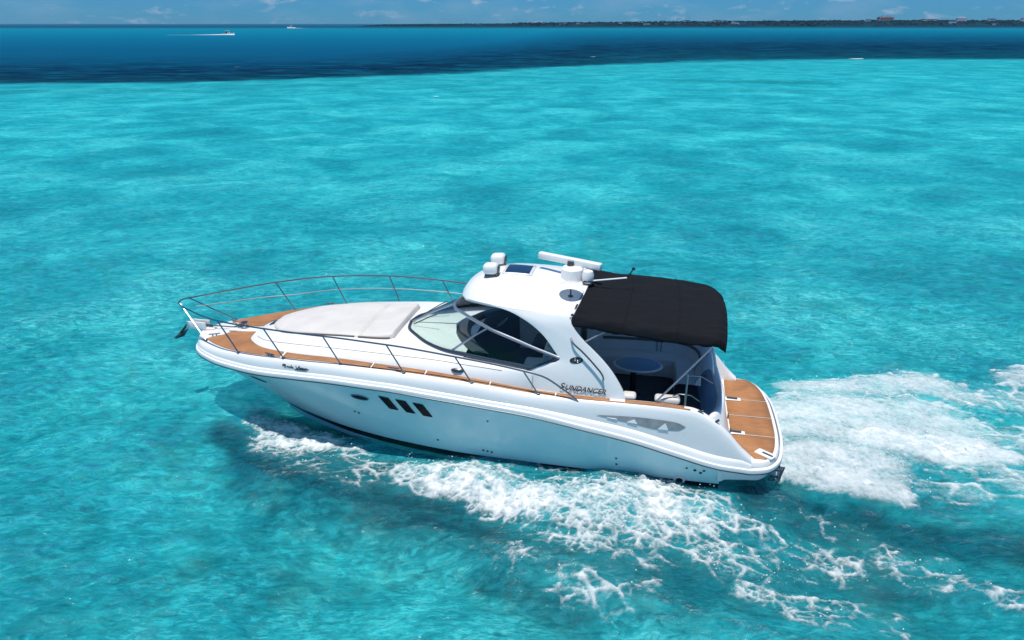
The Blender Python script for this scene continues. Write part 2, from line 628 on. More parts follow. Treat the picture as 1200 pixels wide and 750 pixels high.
ax = axis(-13.5, 13.5, 0.085, 60000, 1.075)
ys_ = list(np.arange(5.0, 24.0, 0.085))
s, y = 0.085, ys_[-1]
while y < 90000:
    s *= 1.03
    y += s
    ys_.append(y)
s, y = 0.3, 5.0
pre = []
while y > -60000:
    s *= 1.25
    y -= s
    pre.append(y)
ay = np.array(pre[::-1] + ys_)
GX, GY = np.meshgrid(ax, ay)
nx, ny = len(ax), len(ay)
fx, fy = GX.ravel(), GY.ravel()
HZ = wave_h(fx, fy)
bxx, byy = w2b(fx, fy)
aer = np.clip(np.maximum(caps(bxx, byy, WAKE_SIDE), caps(bxx, byy, WAKE_STERN)) * 1.1, 0, 1)
drk = np.clip(1.25 * caps(bxx + 0.5 * fbm(bxx * 0.7, byy * 0.7, 4, 71), byy + 0.5 * fbm(bxx * 0.7 + 5, byy * 0.7, 4, 72), SHADE_PAINT), 0, 1)
# keep the water out of the hull
me = bpy.data.meshes.new('sea_water')
nv = nx * ny
me.vertices.add(nv)
co = np.empty((nv, 3), np.float32)
co[:, 0], co[:, 1], co[:, 2] = fx, fy, HZ
me.vertices.foreach_set('co', co.ravel())
ii = (np.arange(ny - 1)[:, None] * nx + np.arange(nx - 1)[None, :]).ravel()
quads = np.stack([ii, ii + 1, ii + nx + 1, ii + nx], 1).astype(np.int32)
me.loops.add(quads.size)
me.polygons.add(len(quads))
me.loops.foreach_set('vertex_index', quads.ravel())
me.polygons.foreach_set('loop_start', np.arange(0, quads.size, 4, dtype=np.int32))
me.polygons.foreach_set('loop_total', np.full(len(quads), 4, np.int32))
me.polygons.foreach_set('use_smooth', np.ones(len(quads), bool))
me.update()
wob = np.where(fy > 40, 1.0, 0.12)
frq = np.where(fy > 40, 1.0, 14.0)
weed = caps(fx + 4 * wob * fbm(fx * 0.12 * frq, fy * 0.05 * frq, 4, 81), fy + 6 * wob * fbm(fx * 0.12 * frq + 3, fy * 0.05 * frq, 4, 82), [(-5.0, 95, 3.5, 99, 3.0, 2.0, 0.75), (24, 113, 40, 111, 4.0, 4.5, 0.9), (-12, 101, -8, 101, 2, 2, 0.5),
             (-3.0, 16.0, -1.5, 16.4, 0.3, 0.2, 0.0), (-6.3, 12.2, -6.0, 12.4, 0.26, 0.2, 0.8), (-4.9, 9.2, -4.5, 9.5, 0.3, 0.25, 0.75), (-5.6, 8.4, -5.3, 8.5, 0.22, 0.18, 0.5), (-8.6, 19.5, -8.0, 19.8, 0.5, 0.4, 0.55), (9, 20.5, 10, 20.8, 0.5, 0.4, 0.5), (-3.6, 8.6, -3.3, 8.7, 0.2, 0.2, 0.5)])
for nm, arr in (('aerated', aer), ('shade_paint', drk), ('weed', weed)):
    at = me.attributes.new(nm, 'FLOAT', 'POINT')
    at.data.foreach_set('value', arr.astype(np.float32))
sea = bpy.data.objects.new('sea_water', me)
COL.objects.link(sea)
tag(sea, 'turquoise shallow sea with small ripples, dark blue reef band far off', 'sea', kind='structure')


def sea_mat():
    m = bpy.data.materials.new('tropical sea water')
    m.use_nodes = True
    t = m.node_tree
    t.nodes.clear()
    out = node(t, 'ShaderNodeOutputMaterial')
    geo = node(t, 'ShaderNodeNewGeometry')
    sep = node(t, 'ShaderNodeSeparateXYZ')
    link(t, geo.outputs['Position'], sep.inputs[0])

    def noise(scale, detail, rough=0.55, dist=0.0, sx=1.0, sy=1.0, rz=0.0, off=0.0):
        mp = node(t, 'ShaderNodeMapping')
        mp.inputs['Scale'].default_value = (sx, sy, 0.0)
        mp.inputs['Rotation'].default_value = (0, 0, rz)
        mp.inputs['Location'].default_value = (off, off * 0.7, 0)
        link(t, geo.outputs['Position'], mp.inputs['Vector'])
        n = node(t, 'ShaderNodeTexNoise')
        n.inputs['Scale'].default_value = scale
        n.inputs['Detail'].default_value = detail
        n.inputs['Roughness'].default_value = rough
        n.inputs['Distortion'].default_value = dist
        link(t, mp.outputs['Vector'], n.inputs['Vector'])
        return n.outputs['Fac']

    def math_(op, a, b, clamp=False):
        n = node(t, 'ShaderNodeMath', operation=op)
        n.use_clamp = clamp
        for i_, v in enumerate((a, b)):
            if v is None:
                continue
            if isinstance(v, (int, float)):
                n.inputs[i_].default_value = v
            else:
                link(t, v, n.inputs[i_])
        return n.outputs[0]

    def mixc(f, a, b, blend='MIX'):
        n = node(t, 'ShaderNodeMix', data_type='RGBA', blend_type=blend)
        for sock, v in ((n.inputs[0], f), (n.inputs[6], a), (n.inputs[7], b)):
            if isinstance(v, (int, float)):
                sock.default_value = v
            elif isinstance(v, tuple):
                sock.default_value = (*v, 1)
            else:
                link(t, v, sock)
        return n.outputs[2]

    # broad sand patches; mottling and wisps paint rippled, focused light into the colour
    patch = noise(0.16, 5, 0.6, 0.6)
    c1 = ramp(t, [(0.34, (0.007, 0.265, 0.330)), (0.50, (0.015, 0.395, 0.465)), (0.64, (0.055, 0.600, 0.640))], patch).outputs['Color']
    mott = noise(0.85, 9, 0.68, 1.6, 0.9, 1.15, R(-35))
    c2 = ramp(t, [(0.34, (0.55, 0.70, 0.73)), (0.5, (1.0, 1.0, 1.0)), (0.64, (2.2, 1.30, 1.24))], mott).outputs['Color']
    wisp = noise(3.8, 8, 0.70, 1.3, 0.75, 1.5, R(-40), 31.0)
    c3 = ramp(t, [(0.38, (0.38, 0.55, 0.60)), (0.5, (1.0, 1.0, 1.0)), (0.60, (2.6, 1.42, 1.34))], wisp).outputs['Color']
    ndet = math_('MINIMUM', math_('ADD', math_('DIVIDE', 14.0, math_('MAXIMUM', sep.outputs['Y'], 8.0)), 0.22), 1.0)
    near = mixc(ndet, mixc(ndet, c1, c2, 'MULTIPLY'), c3, 'MULTIPLY')
    a3 = node(t, 'ShaderNodeAttribute', attribute_name='weed')
    # aerated water and painted-in boat shadow round the hull
    a1 = node(t, 'ShaderNodeAttribute', attribute_name='aerated')
    a2 = node(t, 'ShaderNodeAttribute', attribute_name='shade_paint')
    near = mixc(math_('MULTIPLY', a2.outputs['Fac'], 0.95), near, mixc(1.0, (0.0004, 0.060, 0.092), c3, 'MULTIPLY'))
    near = mixc(math_('MULTIPLY', a1.outputs['Fac'], 0.45), near, (0.05, 0.46, 0.50))
    # depth zones further out: pale sand up to the reef edge, dark reef, then open water
    dist = math_('MAXIMUM', sep.outputs['Y'], 1.0)
    inv = math_('DIVIDE', 100.0, dist)          # 1 at 100 m, 0.1 at 1 km
    jag = noise(0.016, 6, 0.6, 0.4, 0.6, 2.0)
    ux_ = math_('DIVIDE', math_('ADD', sep.outputs['X'], 100.0), 250.0, True)
    edge = ramp(t, [(0.0, 0.935), (0.21, 0.915), (0.30, 0.83), (0.40, 0.71), (0.47, 0.63), (0.55, 0.577), (0.72, 0.55), (1.0, 0.545)], ux_).outputs['Color']
    invs = math_('ADD', math_('SUBTRACT', inv, edge), math_('ADD', 0.855, math_('MULTIPLY', math_('SUBTRACT', jag, 0.5), 0.10)))
    reefn = noise(0.22, 8, 0.75, 0.4, 0.4, 1.0)
    # pale sandy shelf before the reef
    shelf = mixc(math_('MULTIPLY', math_('SUBTRACT', 1.6, inv, True), 0.6), near, (0.022, 0.40, 0.47))
    shelf = mixc(math_('MULTIPLY', a3.outputs['Fac'], 0.80, True), shelf, (0.004, 0.14, 0.15))
    reefc = ramp(t, [(0.40, (0.0003, 0.008, 0.028)), (0.50, (0.0004, 0.026, 0.068)), (0.62, (0.001, 0.085, 0.15))], reefn).outputs['Color']
    openc = ramp(t, [(0.0, (0.001, 0.065, 0.135)), (0.055, (0.001, 0.070, 0.145)), (0.072, (0.002, 0.165, 0.245)), (0.12, (0.001, 0.150, 0.245)),
                     (0.24, (0.001, 0.105, 0.200)), (0.40, (0.001, 0.075, 0.155))], inv).outputs['Color']
    fz = ramp(t, [(0.38, 0.0), (0.66, 1.0)], invs).outputs['Color']
    far = mixc(fz, openc, reefc)
    fe = ramp(t, [(0.835, 0.0), (0.875, 1.0)], invs).outputs['Color']
    col = mixc(fe, far, shelf)

    # fine ripples
    near_fade = math_('DIVIDE', 26.0, math_('MAXIMUM', dist, 26.0))
    r1 = noise(3.1, 5, 0.60, 0.9, 0.8, 1.4, R(-25))
    r2 = noise(0.9, 4, 0.55, 0.6, 0.7, 1.4, R(-12), 13.0)
    r3 = noise(9.0, 3, 0.6, 0.3, 0.8, 1.3, R(20), 5.0)
    hgt = math_('ADD', math_('MULTIPLY', r1, 0.34), math_('ADD', math_('MULTIPLY', r2, 0.60), math_('MULTIPLY', r3, 0.07)))
    bump = node(t, 'ShaderNodeBump')
    bump.inputs['Distance'].default_value = 0.45
    link(t, math_('ADD', math_('MULTIPLY', near_fade, 0.72), 0.22), bump.inputs['Strength'])
    link(t, hgt, bump.inputs['Height'])

    # light scattered back by the water body, light let through to the sand, and the sky mirrored on top
    dif = node(t, 'ShaderNodeBsdfDiffuse')
    link(t, col, dif.inputs['Color'])
    link(t, bump.outputs['Normal'], dif.inputs['Normal'])
    clear = node(t, 'ShaderNodeBsdfTransparent')
    clear.inputs['Color'].default_value = (0.80, 0.97, 0.98, 1)
    far_op = ramp(t, [(0.55, 1.0), (1.0, 0.5)], invs).outputs['Color']
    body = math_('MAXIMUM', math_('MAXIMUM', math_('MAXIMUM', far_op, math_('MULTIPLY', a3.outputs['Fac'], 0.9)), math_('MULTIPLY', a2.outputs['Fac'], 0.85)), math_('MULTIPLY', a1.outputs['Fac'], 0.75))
    mb_ = node(t, 'ShaderNodeMixShader')
    link(t, body, mb_.inputs[0])
    link(t, clear.outputs[0], mb_.inputs[1])
    link(t, dif.outputs[0], mb_.inputs[2])
    gl = node(t, 'ShaderNodeBsdfGlossy')
    gl.inputs['Roughness'].default_value = 0.06
    link(t, bump.outputs['Normal'], gl.inputs['Normal'])
    fre = node(t, 'ShaderNodeFresnel')
    fre.inputs['IOR'].default_value = 1.333
    link(t, bump.outputs['Normal'], fre.inputs['Normal'])
    # far off, the many small wave slopes lower the mean reflectance
    slope = math_('ADD', math_('MULTIPLY', math_('POWER', math_('DIVIDE', 24.0, math_('MAXIMUM', dist, 24.0)), 1.5), 0.96), 0.04)
    ms = node(t, 'ShaderNodeMixShader')
    link(t, math_('MULTIPLY', fre.outputs[0], slope), ms.inputs[0])
    link(t, mb_.outputs[0], ms.inputs[1])
    link(t, gl.outputs[0], ms.inputs[2])
    link(t, ms.outputs[0], out.inputs['Surface'])
    return m


me.materials.append(sea_mat())


# ---- the sandy bottom under the shallow water (its depth as it appears through the surface)
def sand_mat():
    m = bpy.data.materials.new('sand bottom through turquoise water')
    m.use_nodes = True
    t = m.node_tree
    p = t.nodes['Principled BSDF']
    p.inputs['Roughness'].default_value = 1.0
    p.inputs['Specular IOR Level'].default_value = 0.0
    geo = node(t, 'ShaderNodeNewGeometry')
    mp = node(t, 'ShaderNodeMapping')
    mp.inputs['Scale'].default_value = (1, 1.2, 0)
    link(t, geo.outputs['Position'], mp.inputs['Vector'])
    n1 = node(t, 'ShaderNodeTexNoise')
    n1.inputs['Scale'].default_value = 0.16
    n1.inputs['Detail'].default_value = 6
    n1.inputs['Roughness'].default_value = 0.62
    n1.inputs['Distortion'].default_value = 0.7
    n2 = node(t, 'ShaderNodeTexNoise')
    n2.inputs['Scale'].default_value = 1.1
    n2.inputs['Detail'].default_value = 9
    n2.inputs['Roughness'].default_value = 0.66
    n2.inputs['Distortion'].default_value = 1.6
    link(t, mp.outputs['Vector'], n1.inputs['Vector'])
    link(t, mp.outputs['Vector'], n2.inputs['Vector'])
    c1 = ramp(t, [(0.34, (0.008, 0.27, 0.33)), (0.5, (0.02, 0.43, 0.50)), (0.64, (0.075, 0.70, 0.72))], n1.outputs['Fac'])
    c2 = ramp(t, [(0.34, (0.42, 0.58, 0.62)), (0.5, (1, 1, 1)), (0.64, (2.6, 1.45, 1.35))], n2.outputs['Fac'])  # fine mottling imitates light focused by ripples, put into the sand colour
    mx = node(t, 'ShaderNodeMix', data_type='RGBA', blend_type='MULTIPLY')
    mx.inputs[0].default_value = 1
    link(t, c1.outputs['Color'], mx.inputs[6])
    link(t, c2.outputs['Color'], mx.inputs[7])
    link(t, mx.outputs[2], p.inputs['Base Color'])
    return m


SAND_Z = -1.25
sand = mesh_obj('sea_bottom', [(-900, -60, SAND_Z), (900, -60, SAND_Z), (900, 420, SAND_Z), (-900, 420, SAND_Z)], [(0, 1, 2, 3)], sand_mat(), None, smooth=False)
tag(sand, 'pale sandy bottom seen through the clear shallow water', 'sea bottom', kind='structure')


# ---- foam sheet: real faces only where there is foam
def foam_mat():
    m = bpy.data.materials.new('sea foam')
    m.use_nodes = True
    t = m.node_tree
    p = t.nodes['Principled BSDF']
    p.inputs['Base Color'].default_value = (0.80, 0.84, 0.85, 1)
    p.inputs['Roughness'].default_value = 0.7
    p.inputs['Specular IOR Level'].default_value = 0.2
    a = node(t, 'ShaderNodeAttribute', attribute_name='foam')
    geo = node(t, 'ShaderNodeNewGeometry')
    n = node(t, 'ShaderNodeTexNoise')
    n.inputs['Scale'].default_value = 11.0
    n.inputs['Detail'].default_value = 5
    n.inputs['Roughness'].default_value = 0.7
    link(t, geo.outputs['Position'], n.inputs['Vector'])
    s1 = node(t, 'ShaderNodeMath', operation='SUBTRACT')
    s1.inputs[1].default_value = 0.5
    link(t, n.outputs['Fac'], s1.inputs[0])
    s2 = node(t, 'ShaderNodeMath', operation='MULTIPLY_ADD')
    s2.inputs[1].default_value = 0.7
    link(t, s1.outputs[0], s2.inputs[0])
    link(t, a.outputs['Fac'], s2.inputs[2])
    r = ramp(t, [(0.05, 0.0), (0.45, 0.50), (0.90, 0.95)], s2.outputs[0])
    link(t, r.outputs['Color'], p.inputs['Alpha'])
    b = node(t, 'ShaderNodeBump')
    b.inputs['Strength'].default_value = 0.55
    b.inputs['Distance'].default_value = 0.05
    link(t, n.outputs['Fac'], b.inputs['Height'])
    link(t, b.outputs['Normal'], p.inputs['Normal'])
    return m


FOAM = foam_mat()


def foam_sheet(name, x0, x1, y0, y1, step, func, label):
    gx = np.arange(x0, x1, step)
    gy = np.arange(y0, y1, step)
    X, Y = np.meshgrid(gx, gy)
    F_ = func(X, Y)
    n_x = len(gx)
    wx, wy = b2w(X.ravel(), Y.ravel())
    f = F_.ravel()
    z = wave_h(wx, wy) + 0.012 + 0.17 * np.clip(f, 0, 1) * np.clip(0.35 + fbm(X.ravel() * 3.0, Y.ravel() * 3.0, 4, 77), 0, 1)
    i_ = (np.arange(len(gy) - 1)[:, None] * n_x + np.arange(n_x - 1)[None, :]).ravel()
    q = np.stack([i_, i_ + 1, i_ + n_x + 1, i_ + n_x], 1)
    keep = f[q].max(1) > 0.02
    q = q[keep]
    used, inv_ = np.unique(q.ravel(), return_inverse=True)
    m_ = bpy.data.meshes.new(name)
    m_.vertices.add(len(used))
    c_ = np.stack([wx[used], wy[used], z[used]], 1).astype(np.float32)
    m_.vertices.foreach_set('co', c_.ravel())
    m_.loops.add(q.size)
    m_.polygons.add(len(q))
    m_.loops.foreach_set('vertex_index', inv_.astype(np.int32))
    m_.polygons.foreach_set('loop_start', np.arange(0, q.size, 4, dtype=np.int32))
    m_.polygons.foreach_set('loop_total', np.full(len(q), 4, np.int32))
    m_.polygons.foreach_set('use_smooth', np.ones(len(q), bool))
    m_.update()
    m_.flip_normals()
    a_ = m_.attributes.new('foam', 'FLOAT', 'POINT')
    a_.data.foreach_set('value', f[used].astype(np.float32))
    m_.materials.append(FOAM)
    o = bpy.data.objects.new(name, m_)
    COL.objects.link(o)
    return tag(o, label, 'foam', kind='stuff')


def side_foam(X, Y):
    wxp = X + 0.22 * fbm(X * 1.3, Y * 1.3, 4, 5)
    wyp = Y + 0.22 * fbm(X * 1.3 + 9, Y * 1.3, 4, 6)
    d = caps(wxp, wyp, WAKE_SIDE)
    qx = X + 0.20 * fbm(X * 2.2, Y * 2.2, 5, 7, 0.6)
    qy = Y + 0.20 * fbm(X * 2.2 + 4, Y * 2.2, 5, 9, 0.6)
    fine = fbm(X * 4.5, Y * 5.5, 5, 31, 0.68)
    low = fbm(X * 1.1, Y * 1.6, 4, 33)
    thick = 0.9 + 1.3 * fbm(X * 1.9 + 7, Y * 2.3, 4, 37)
    l1 = web_lines(qx * 2.4, qy * 3.2, 3, 0.30 * np.clip(thick, 0.25, 1.6))
    l2 = web_lines(qx * 5.6, qy * 7.2, 4, 0.36 * np.clip(thick, 0.3, 1.5))
    gap = sstep(-0.22, 0.10, fbm(X * 2.6, Y * 3.0, 4, 38))
    l1 = l1 * (0.25 + 0.75 * gap)
    dl = d + 0.75 * low + 0.20 * fine
    core = sstep(0.50, 1.20, dl + 0.45 * fine)
    holes = sstep(0.18, 0.55, fbm(qx * 2.6, qy * 3.4, 4, 35) + 0.15)
    f = core * (0.58 + 0.42 * np.maximum(l1, l2) + 0.5 * fine - 0.45 * holes)
    f = np.maximum(f, l1 * sstep(0.20, 0.58, dl) * (0.60 + 0.8 * fine))
    f = np.maximum(f, l2 * sstep(0.36, 0.74, dl) * (0.55 + 0.8 * fine))
    speck = sstep(0.36, 0.50, fbm(X * 10, Y * 11, 3, 41, 0.7) + 0.15 * d) * sstep(0.08, 0.35, d) * 0.65
    return np.clip(np.maximum(f, speck), 0, 1.1) * sstep(0.02, 0.15, d)


def stern_foam(X, Y):
    wxp = X + 0.3 * fbm(X * 0.9, Y * 0.9, 4, 15)
    wyp = Y + 0.3 * fbm(X * 0.9 + 9, Y * 0.9, 4, 16)
    d = caps(wxp, wyp, WAKE_STERN)
    streak = fbm(wxp * 0.8, wyp * 3.2, 5, 61, 0.62)
    fine = fbm(X * 4.0, Y * 6.0, 5, 62, 0.66)
    qx = X + 0.25 * fbm(X * 1.8, Y * 1.8, 5, 65, 0.6)
    qy = Y + 0.25 * fbm(X * 1.8 + 4, Y * 1.8, 5, 66, 0.6)
    l1 = web_lines(qx * 1.5, qy * 2.2, 13, 0.32)
    l2 = web_lines(qx * 3.8, qy * 5.2, 14, 0.38)
    dl = d + 0.7 * streak + 0.25 * fine
    soft = fbm(wxp * 1.1 + 3, wyp * 2.2, 4, 67)
    mist = np.clip(0.22 + 0.52 * (dl - 0.25) + 0.34 * soft + 0.20 * fine + 0.05 * l2, 0, 0.66) * sstep(0.22, 0.70, d)
    core = sstep(0.76, 1.22, dl + 0.25 * fine) * (0.92 + 0.12 * l2 + 0.35 * fine)
    web = np.maximum(l1 * sstep(0.20, 0.55, dl), 0.8 * l2 * sstep(0.36, 0.7, dl)) * (0.55 + 0.6 * fine) * (1 - 0.62 * sstep(0.42, 0.80, d))
    return np.clip(np.maximum(np.maximum(mist, core), web), 0, 1.1) * sstep(0.02, 0.15, d)


foam_sheet('bow_wave_foam', -4.5, 11.2, 0.6, 6.0, 0.025, side_foam, 'white broken foam splashing along the port side of the yacht')
foam_sheet('stern_wake_foam', -11.5, 0.5, -7.2, 3.4, 0.03, stern_foam, 'misty white churned wake trailing behind the stern of the yacht')
# ---- droplets thrown up over the splash
mb_d = []
fd = []
cand = 0
octa = np.array([(1, 0, 0), (-1, 0, 0), (0, 1, 0), (0, -1, 0), (0, 0, 1), (0, 0, -1)], float)
of = [(0, 2, 4), (2, 1, 4), (1, 3, 4), (3, 0, 4), (2, 0, 5), (1, 2, 5), (3, 1, 5), (0, 3, 5)]
PX = rng.uniform(-4.5, 11.0, 26000)
PY = rng.uniform(-4.2, 4.4, 26000)
dd = np.maximum(caps(PX, PY, WAKE_SIDE) * (PY > 0.9), 0.85 * caps(PX, PY, WAKE_STERN) * (PX < 0.1))
okp = (dd > 0.35) & (rng.uniform(0, 1, 26000) < 0.30 * dd)
PX, PY, dd = PX[okp], PY[okp], dd[okp]
wxd, wyd = b2w(PX, PY)
zd = wave_h(wxd, wyd)
for x_, y_, z_, d_ in zip(wxd, wyd, zd, dd):
    r_ = 0.004 + 0.012 * rng.random() ** 2.5
    h_ = 0.04 + 0.34 * d_ * rng.random() ** 2.2
    b_ = len(mb_d)
    mb_d += [(x_ + r_ * o_[0], y_ + r_ * o_[1], z_ + h_ + r_ * o_[2]) for o_ in octa]
    fd += [tuple(i_ + b_ for i_ in f_) for f_ in of]
spray = mesh_obj('spray_droplets', mb_d, fd, pmat('spray water', (0.85, 0.88, 0.89), 0.35), None)
tag(spray, 'tiny white droplets flying over the splash beside and behind the yacht', 'spray', kind='stuff')

# ================================================================== THE YACHT
yacht = empty('motor_yacht', (BX, BY, 0), math.pi - PSI)
tag(yacht, 'white motor yacht with teak decks, hardtop and black canvas speeding across the turquoise sea', 'yacht')

# ---- lines of the boat (port half-breadths, metres, heights above the water)
xr = [0.86, 1.43, 2.16, 2.9, 3.73, 4.7, 5.28, 6.41, 7.33, 8.15, 9.16, 9.9, 10.7, 11.3, 11.8, 12.05]
RY = pchip(xr, [1.73, 1.82, 1.87, 1.9, 1.915, 1.92, 1.92, 1.91, 1.88, 1.81, 1.67, 1.51, 1.22, 0.93, 0.55, 0.0])
RZ = pchip(xr, [0.55, 0.64, 0.84, 1.04, 1.20, 1.37, 1.43, 1.53, 1.59, 1.595, 1.55, 1.49, 1.43, 1.40, 1.40, 1.41])
xw = [1.35, 2.84, 4.16, 5.68, 7.09, 8.25, 9.13, 9.75, 10.2]
WY = pchip(xw, [1.60, 1.60, 1.57, 1.50, 1.30, 0.99, 0.62, 0.30, 0.0])
x2 = [0.86, 1.06, 1.27, 1.56, 1.94, 2.9, 3.5, 4.52, 5.72, 6.94, 8.17, 9.37, 9.9, 10.47, 11.1, 11.56, 11.85, 12.02]
EY = pchip(x2, [1.66, 1.67, 1.68, 1.70, 1.72, 1.76, 1.77, 1.78, 1.78, 1.75, 1.66, 1.50, 1.38, 1.19, 0.88, 0.56, 0.28, 0.0])
EZ = pchip(x2, [0.745, 0.93, 1.17, 1.42, 1.60, 1.65, 1.655, 1.69, 1.80, 1.87, 1.885, 1.83, 1.78, 1.72, 1.66, 1.63, 1.61, 1.60])
x3 = [0.86, 1.94, 2.9, 3.5, 4.5, 5.72, 6.94, 8.17, 8.9, 9.37, 9.8, 10.1, 10.4, 10.6, 10.75]
IY = pchip(x3, [1.57, 1.61, 1.64, 1.665, 1.665, 1.63, 1.57, 1.46, 1.37, 1.27, 1.12, 0.97, 0.72, 0.48, 0.0])


def hull_pt(s, t):
    """s: 0 stern .. 1 stem, t: 0 waterline .. 1 rub rail"""
    xr_ = 1.35 + (12.05 - 1.35) * s
    xw_ = 1.35 + (10.2 - 1.35) * s
    yr, zr = float(RY(xr_)), float(RZ(xr_))
    yw = float(WY(xw_))
    p = 1.0 + 0.55 * sstep(0.45, 0.95, np.array(s))
    y_ = yw + (yr - yw) * (t ** float(p))
    z_ = 0.05 + (zr - 0.05) * t
    x_ = xw_ + (xr_ - xw_) * (t ** (1.0 - 0.12 * float(s)))
    return np.array([x_, y_, z_])


def hull_at(X, z, off=0.004):
    """point of the port topside at boat station X, height z, pushed out by off"""
    s_, t_ = (X - 1.35) / 10.0, 0.5
    for _ in range(25):
        p = hull_pt(s_, t_)
        zr = hull_pt(s_, 1.0)[2]
        t_ = min(1, max(0, (z - 0.05) / (zr - 0.05)))
        p = hull_pt(s_, t_)
        s_ = min(1, max(0, s_ + (X - p[0]) / 10.7))
    a = hull_pt(min(1, s_ + 0.01), t_) - hull_pt(max(0, s_ - 0.01), t_)
    b = hull_pt(s_, min(1, t_ + 0.03)) - hull_pt(s_, max(0, t_ - 0.03))
    n = np.cross(a, b)
    n /= np.linalg.norm(n)
    if n[1] < 0:
        n = -n
    return p + n * off


S = np.concatenate([np.linspace(0, 0.8, 49), np.linspace(0.815, 1.0, 22)])
mb = MB()
for sg in (1, -1):
    rows = []
    for s in S:
        r = []
        w = hull_pt(s, 0)
        r.append((w[0], 0.0, -0.55 * (1 - s ** 4) + 0.0))
        r.append((w[0], sg * w[1] * 0.96, -0.06))
        for t in np.linspace(0, 1, 13):
            p = hull_pt(s, t)
            r.append((p[0], sg * p[1], p[2]))
        rows.append(r)
    mb.grid(rows)
# transom closing face
tr = []
for t in np.linspace(0, 1, 13):
    p = hull_pt(0, t)
    tr.append([(p[0], p[1], p[2]), (p[0], -p[1], p[2])])
tr.insert(0, [(1.35, 1.5, -0.4), (1.35, -1.5, -0.4)])
mb.grid(tr)
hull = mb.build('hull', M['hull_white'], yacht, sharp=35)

# boot stripe
mb = MB()
for sg in (1, -1):
    rows = []
    for s in np.linspace(0.0, 1.0, 70):
        h = 0.125 + 0.035 * s
        r = []
        for t in np.linspace(0.0, 1, 4):
            zr = hull_pt(s, 1)[2]
            p = hull_pt(s, (0.02 + h * t) / (zr - 0.05))
            k = 0.006
            r.append((p[0] + k * s, sg * (p[1] + k), p[2]))
        rows.append(r)
    mb.grid(rows)
mb.build('boot_stripe', M['black_stripe'], yacht)

# rub rail : swept round bow and stern platform
port = [(float(x), float(RY(x)), float(RZ(x))) for x in np.concatenate([np.linspace(0.86, 11.3, 60), np.linspace(11.4, 12.0, 10)])]
aft = [(0.22, 0.0, 0.60), (0.23, 0.5, 0.60), (0.27, 0.95, 0.59), (0.35, 1.32, 0.57), (0.46, 1.52, 0.555), (0.62, 1.66, 0.55)]
half = aft + port + [(12.05, 0.0, 1.41)]
half_s = smooth_path(half, 170)
loop = [tuple(p) for p in half_s] + [(p[0], -p[1], p[2]) for p in half_s[::-1][1:-1]]
mb = MB()
# a flattened rail: three tubes, white body and dark insert
cx = []
n = len(loop)


def offset_loop(lp, out, dz):
    res = []
    n_ = len(lp)
    for i in range(n_):
        a, b = np.array(lp[i - 1]), np.array(lp[(i + 1) % n_])
        t_ = b - a
        nn = np.array([t_[1], -t_[0], 0])
        nn /= max(1e-9, np.linalg.norm(nn))
        p_ = np.array(lp[i])
        if np.dot(nn[:2], p_[:2] - np.array([6.0, 0])) < 0 and abs(p_[1]) > 0.02:
            nn = -nn
        if abs(p_[1]) <= 0.02:
            nn = np.array([1.0 if p_[0] > 6 else -1.0, 0, 0])
        res.append(tuple(p_ + nn * out + np.array([0, 0, dz])))
    return res


rows = [offset_loop(loop, o_, z_) for o_, z_ in ((-0.01, -0.05), (0.028, -0.045), (0.036, 0.0), (0.028, 0.04), (-0.02, 0.055))]
mb.grid(rows, close_v=True)
rub = mb.build('rub_rail', M['gelcoat'], yacht, sharp=30)
mb = MB()
rows = [offset_loop(loop, o_, z_) for o_, z_ in ((0.026, -0.052), (0.034, -0.050), (0.036, -0.030), (0.030, -0.026))]
mb.grid(rows, close_v=True)
mb.build('rub_insert', M['dark_steel'], rub)

# ---- deck moulding: gunwale, side deck, trunk, as one moulded part
x4 = [4.65, 5.3, 5.95, 6.3, 6.7, 7.2, 8.2, 9.0, 9.5, 10.0, 10.3, 10.5, 10.62]
TY = pchip(x4, [1.62, 1.51, 1.42, 1.36, 1.33, 1.30, 1.17, 1.03, 0.90, 0.68, 0.46, 0.24, 0.0])
TZ = pchip(x4, [2.04, 2.055, 2.07, 2.08, 2.085, 2.085, 2.06, 2.02, 1.97, 1.88, 1.82, 1.78, 1.76])
x5 = [5.5, 7.4, 8.2, 9.4, 10.0, 10.4, 10.62]
CZ = pchip(x5, [2.125, 2.13, 2.14, 2.08, 1.98, 1.86, 1.76])


def gun_pts(x):
    """rub -> teak edge: a ledge on the rail (growing aft), then a rounded bulwark"""
    yr, zr, ye, ze = float(RY(x)), float(RZ(x)), float(EY(x)), float(EZ(x))
    k = float(sstep(5.5, 2.6, np.array(x)))
    w = max(0.0, yr - ye)
    h = ze - zr
    led = min(w * 0.5, 0.035 + 0.055 * k)
    z0 = zr + 0.045
    hl = min(0.055 + 0.07 * k, 0.4 * h)
    yl = yr - led
    zl = z0 + hl
    pts = [(yr, z0), (yr - 0.25 * led, z0 + 0.55 * hl), (yr - 0.6 * led, z0 + 0.88 * hl), (yl, zl)]
    for a in (18, 38, 58, 76):
        f_, g_ = 1 - math.cos(R(a)), math.sin(R(a))
        pts.append((yl + (ye - yl) * f_, zl + (ze - zl) * g_))
    pts.append((ye, ze))
    return pts


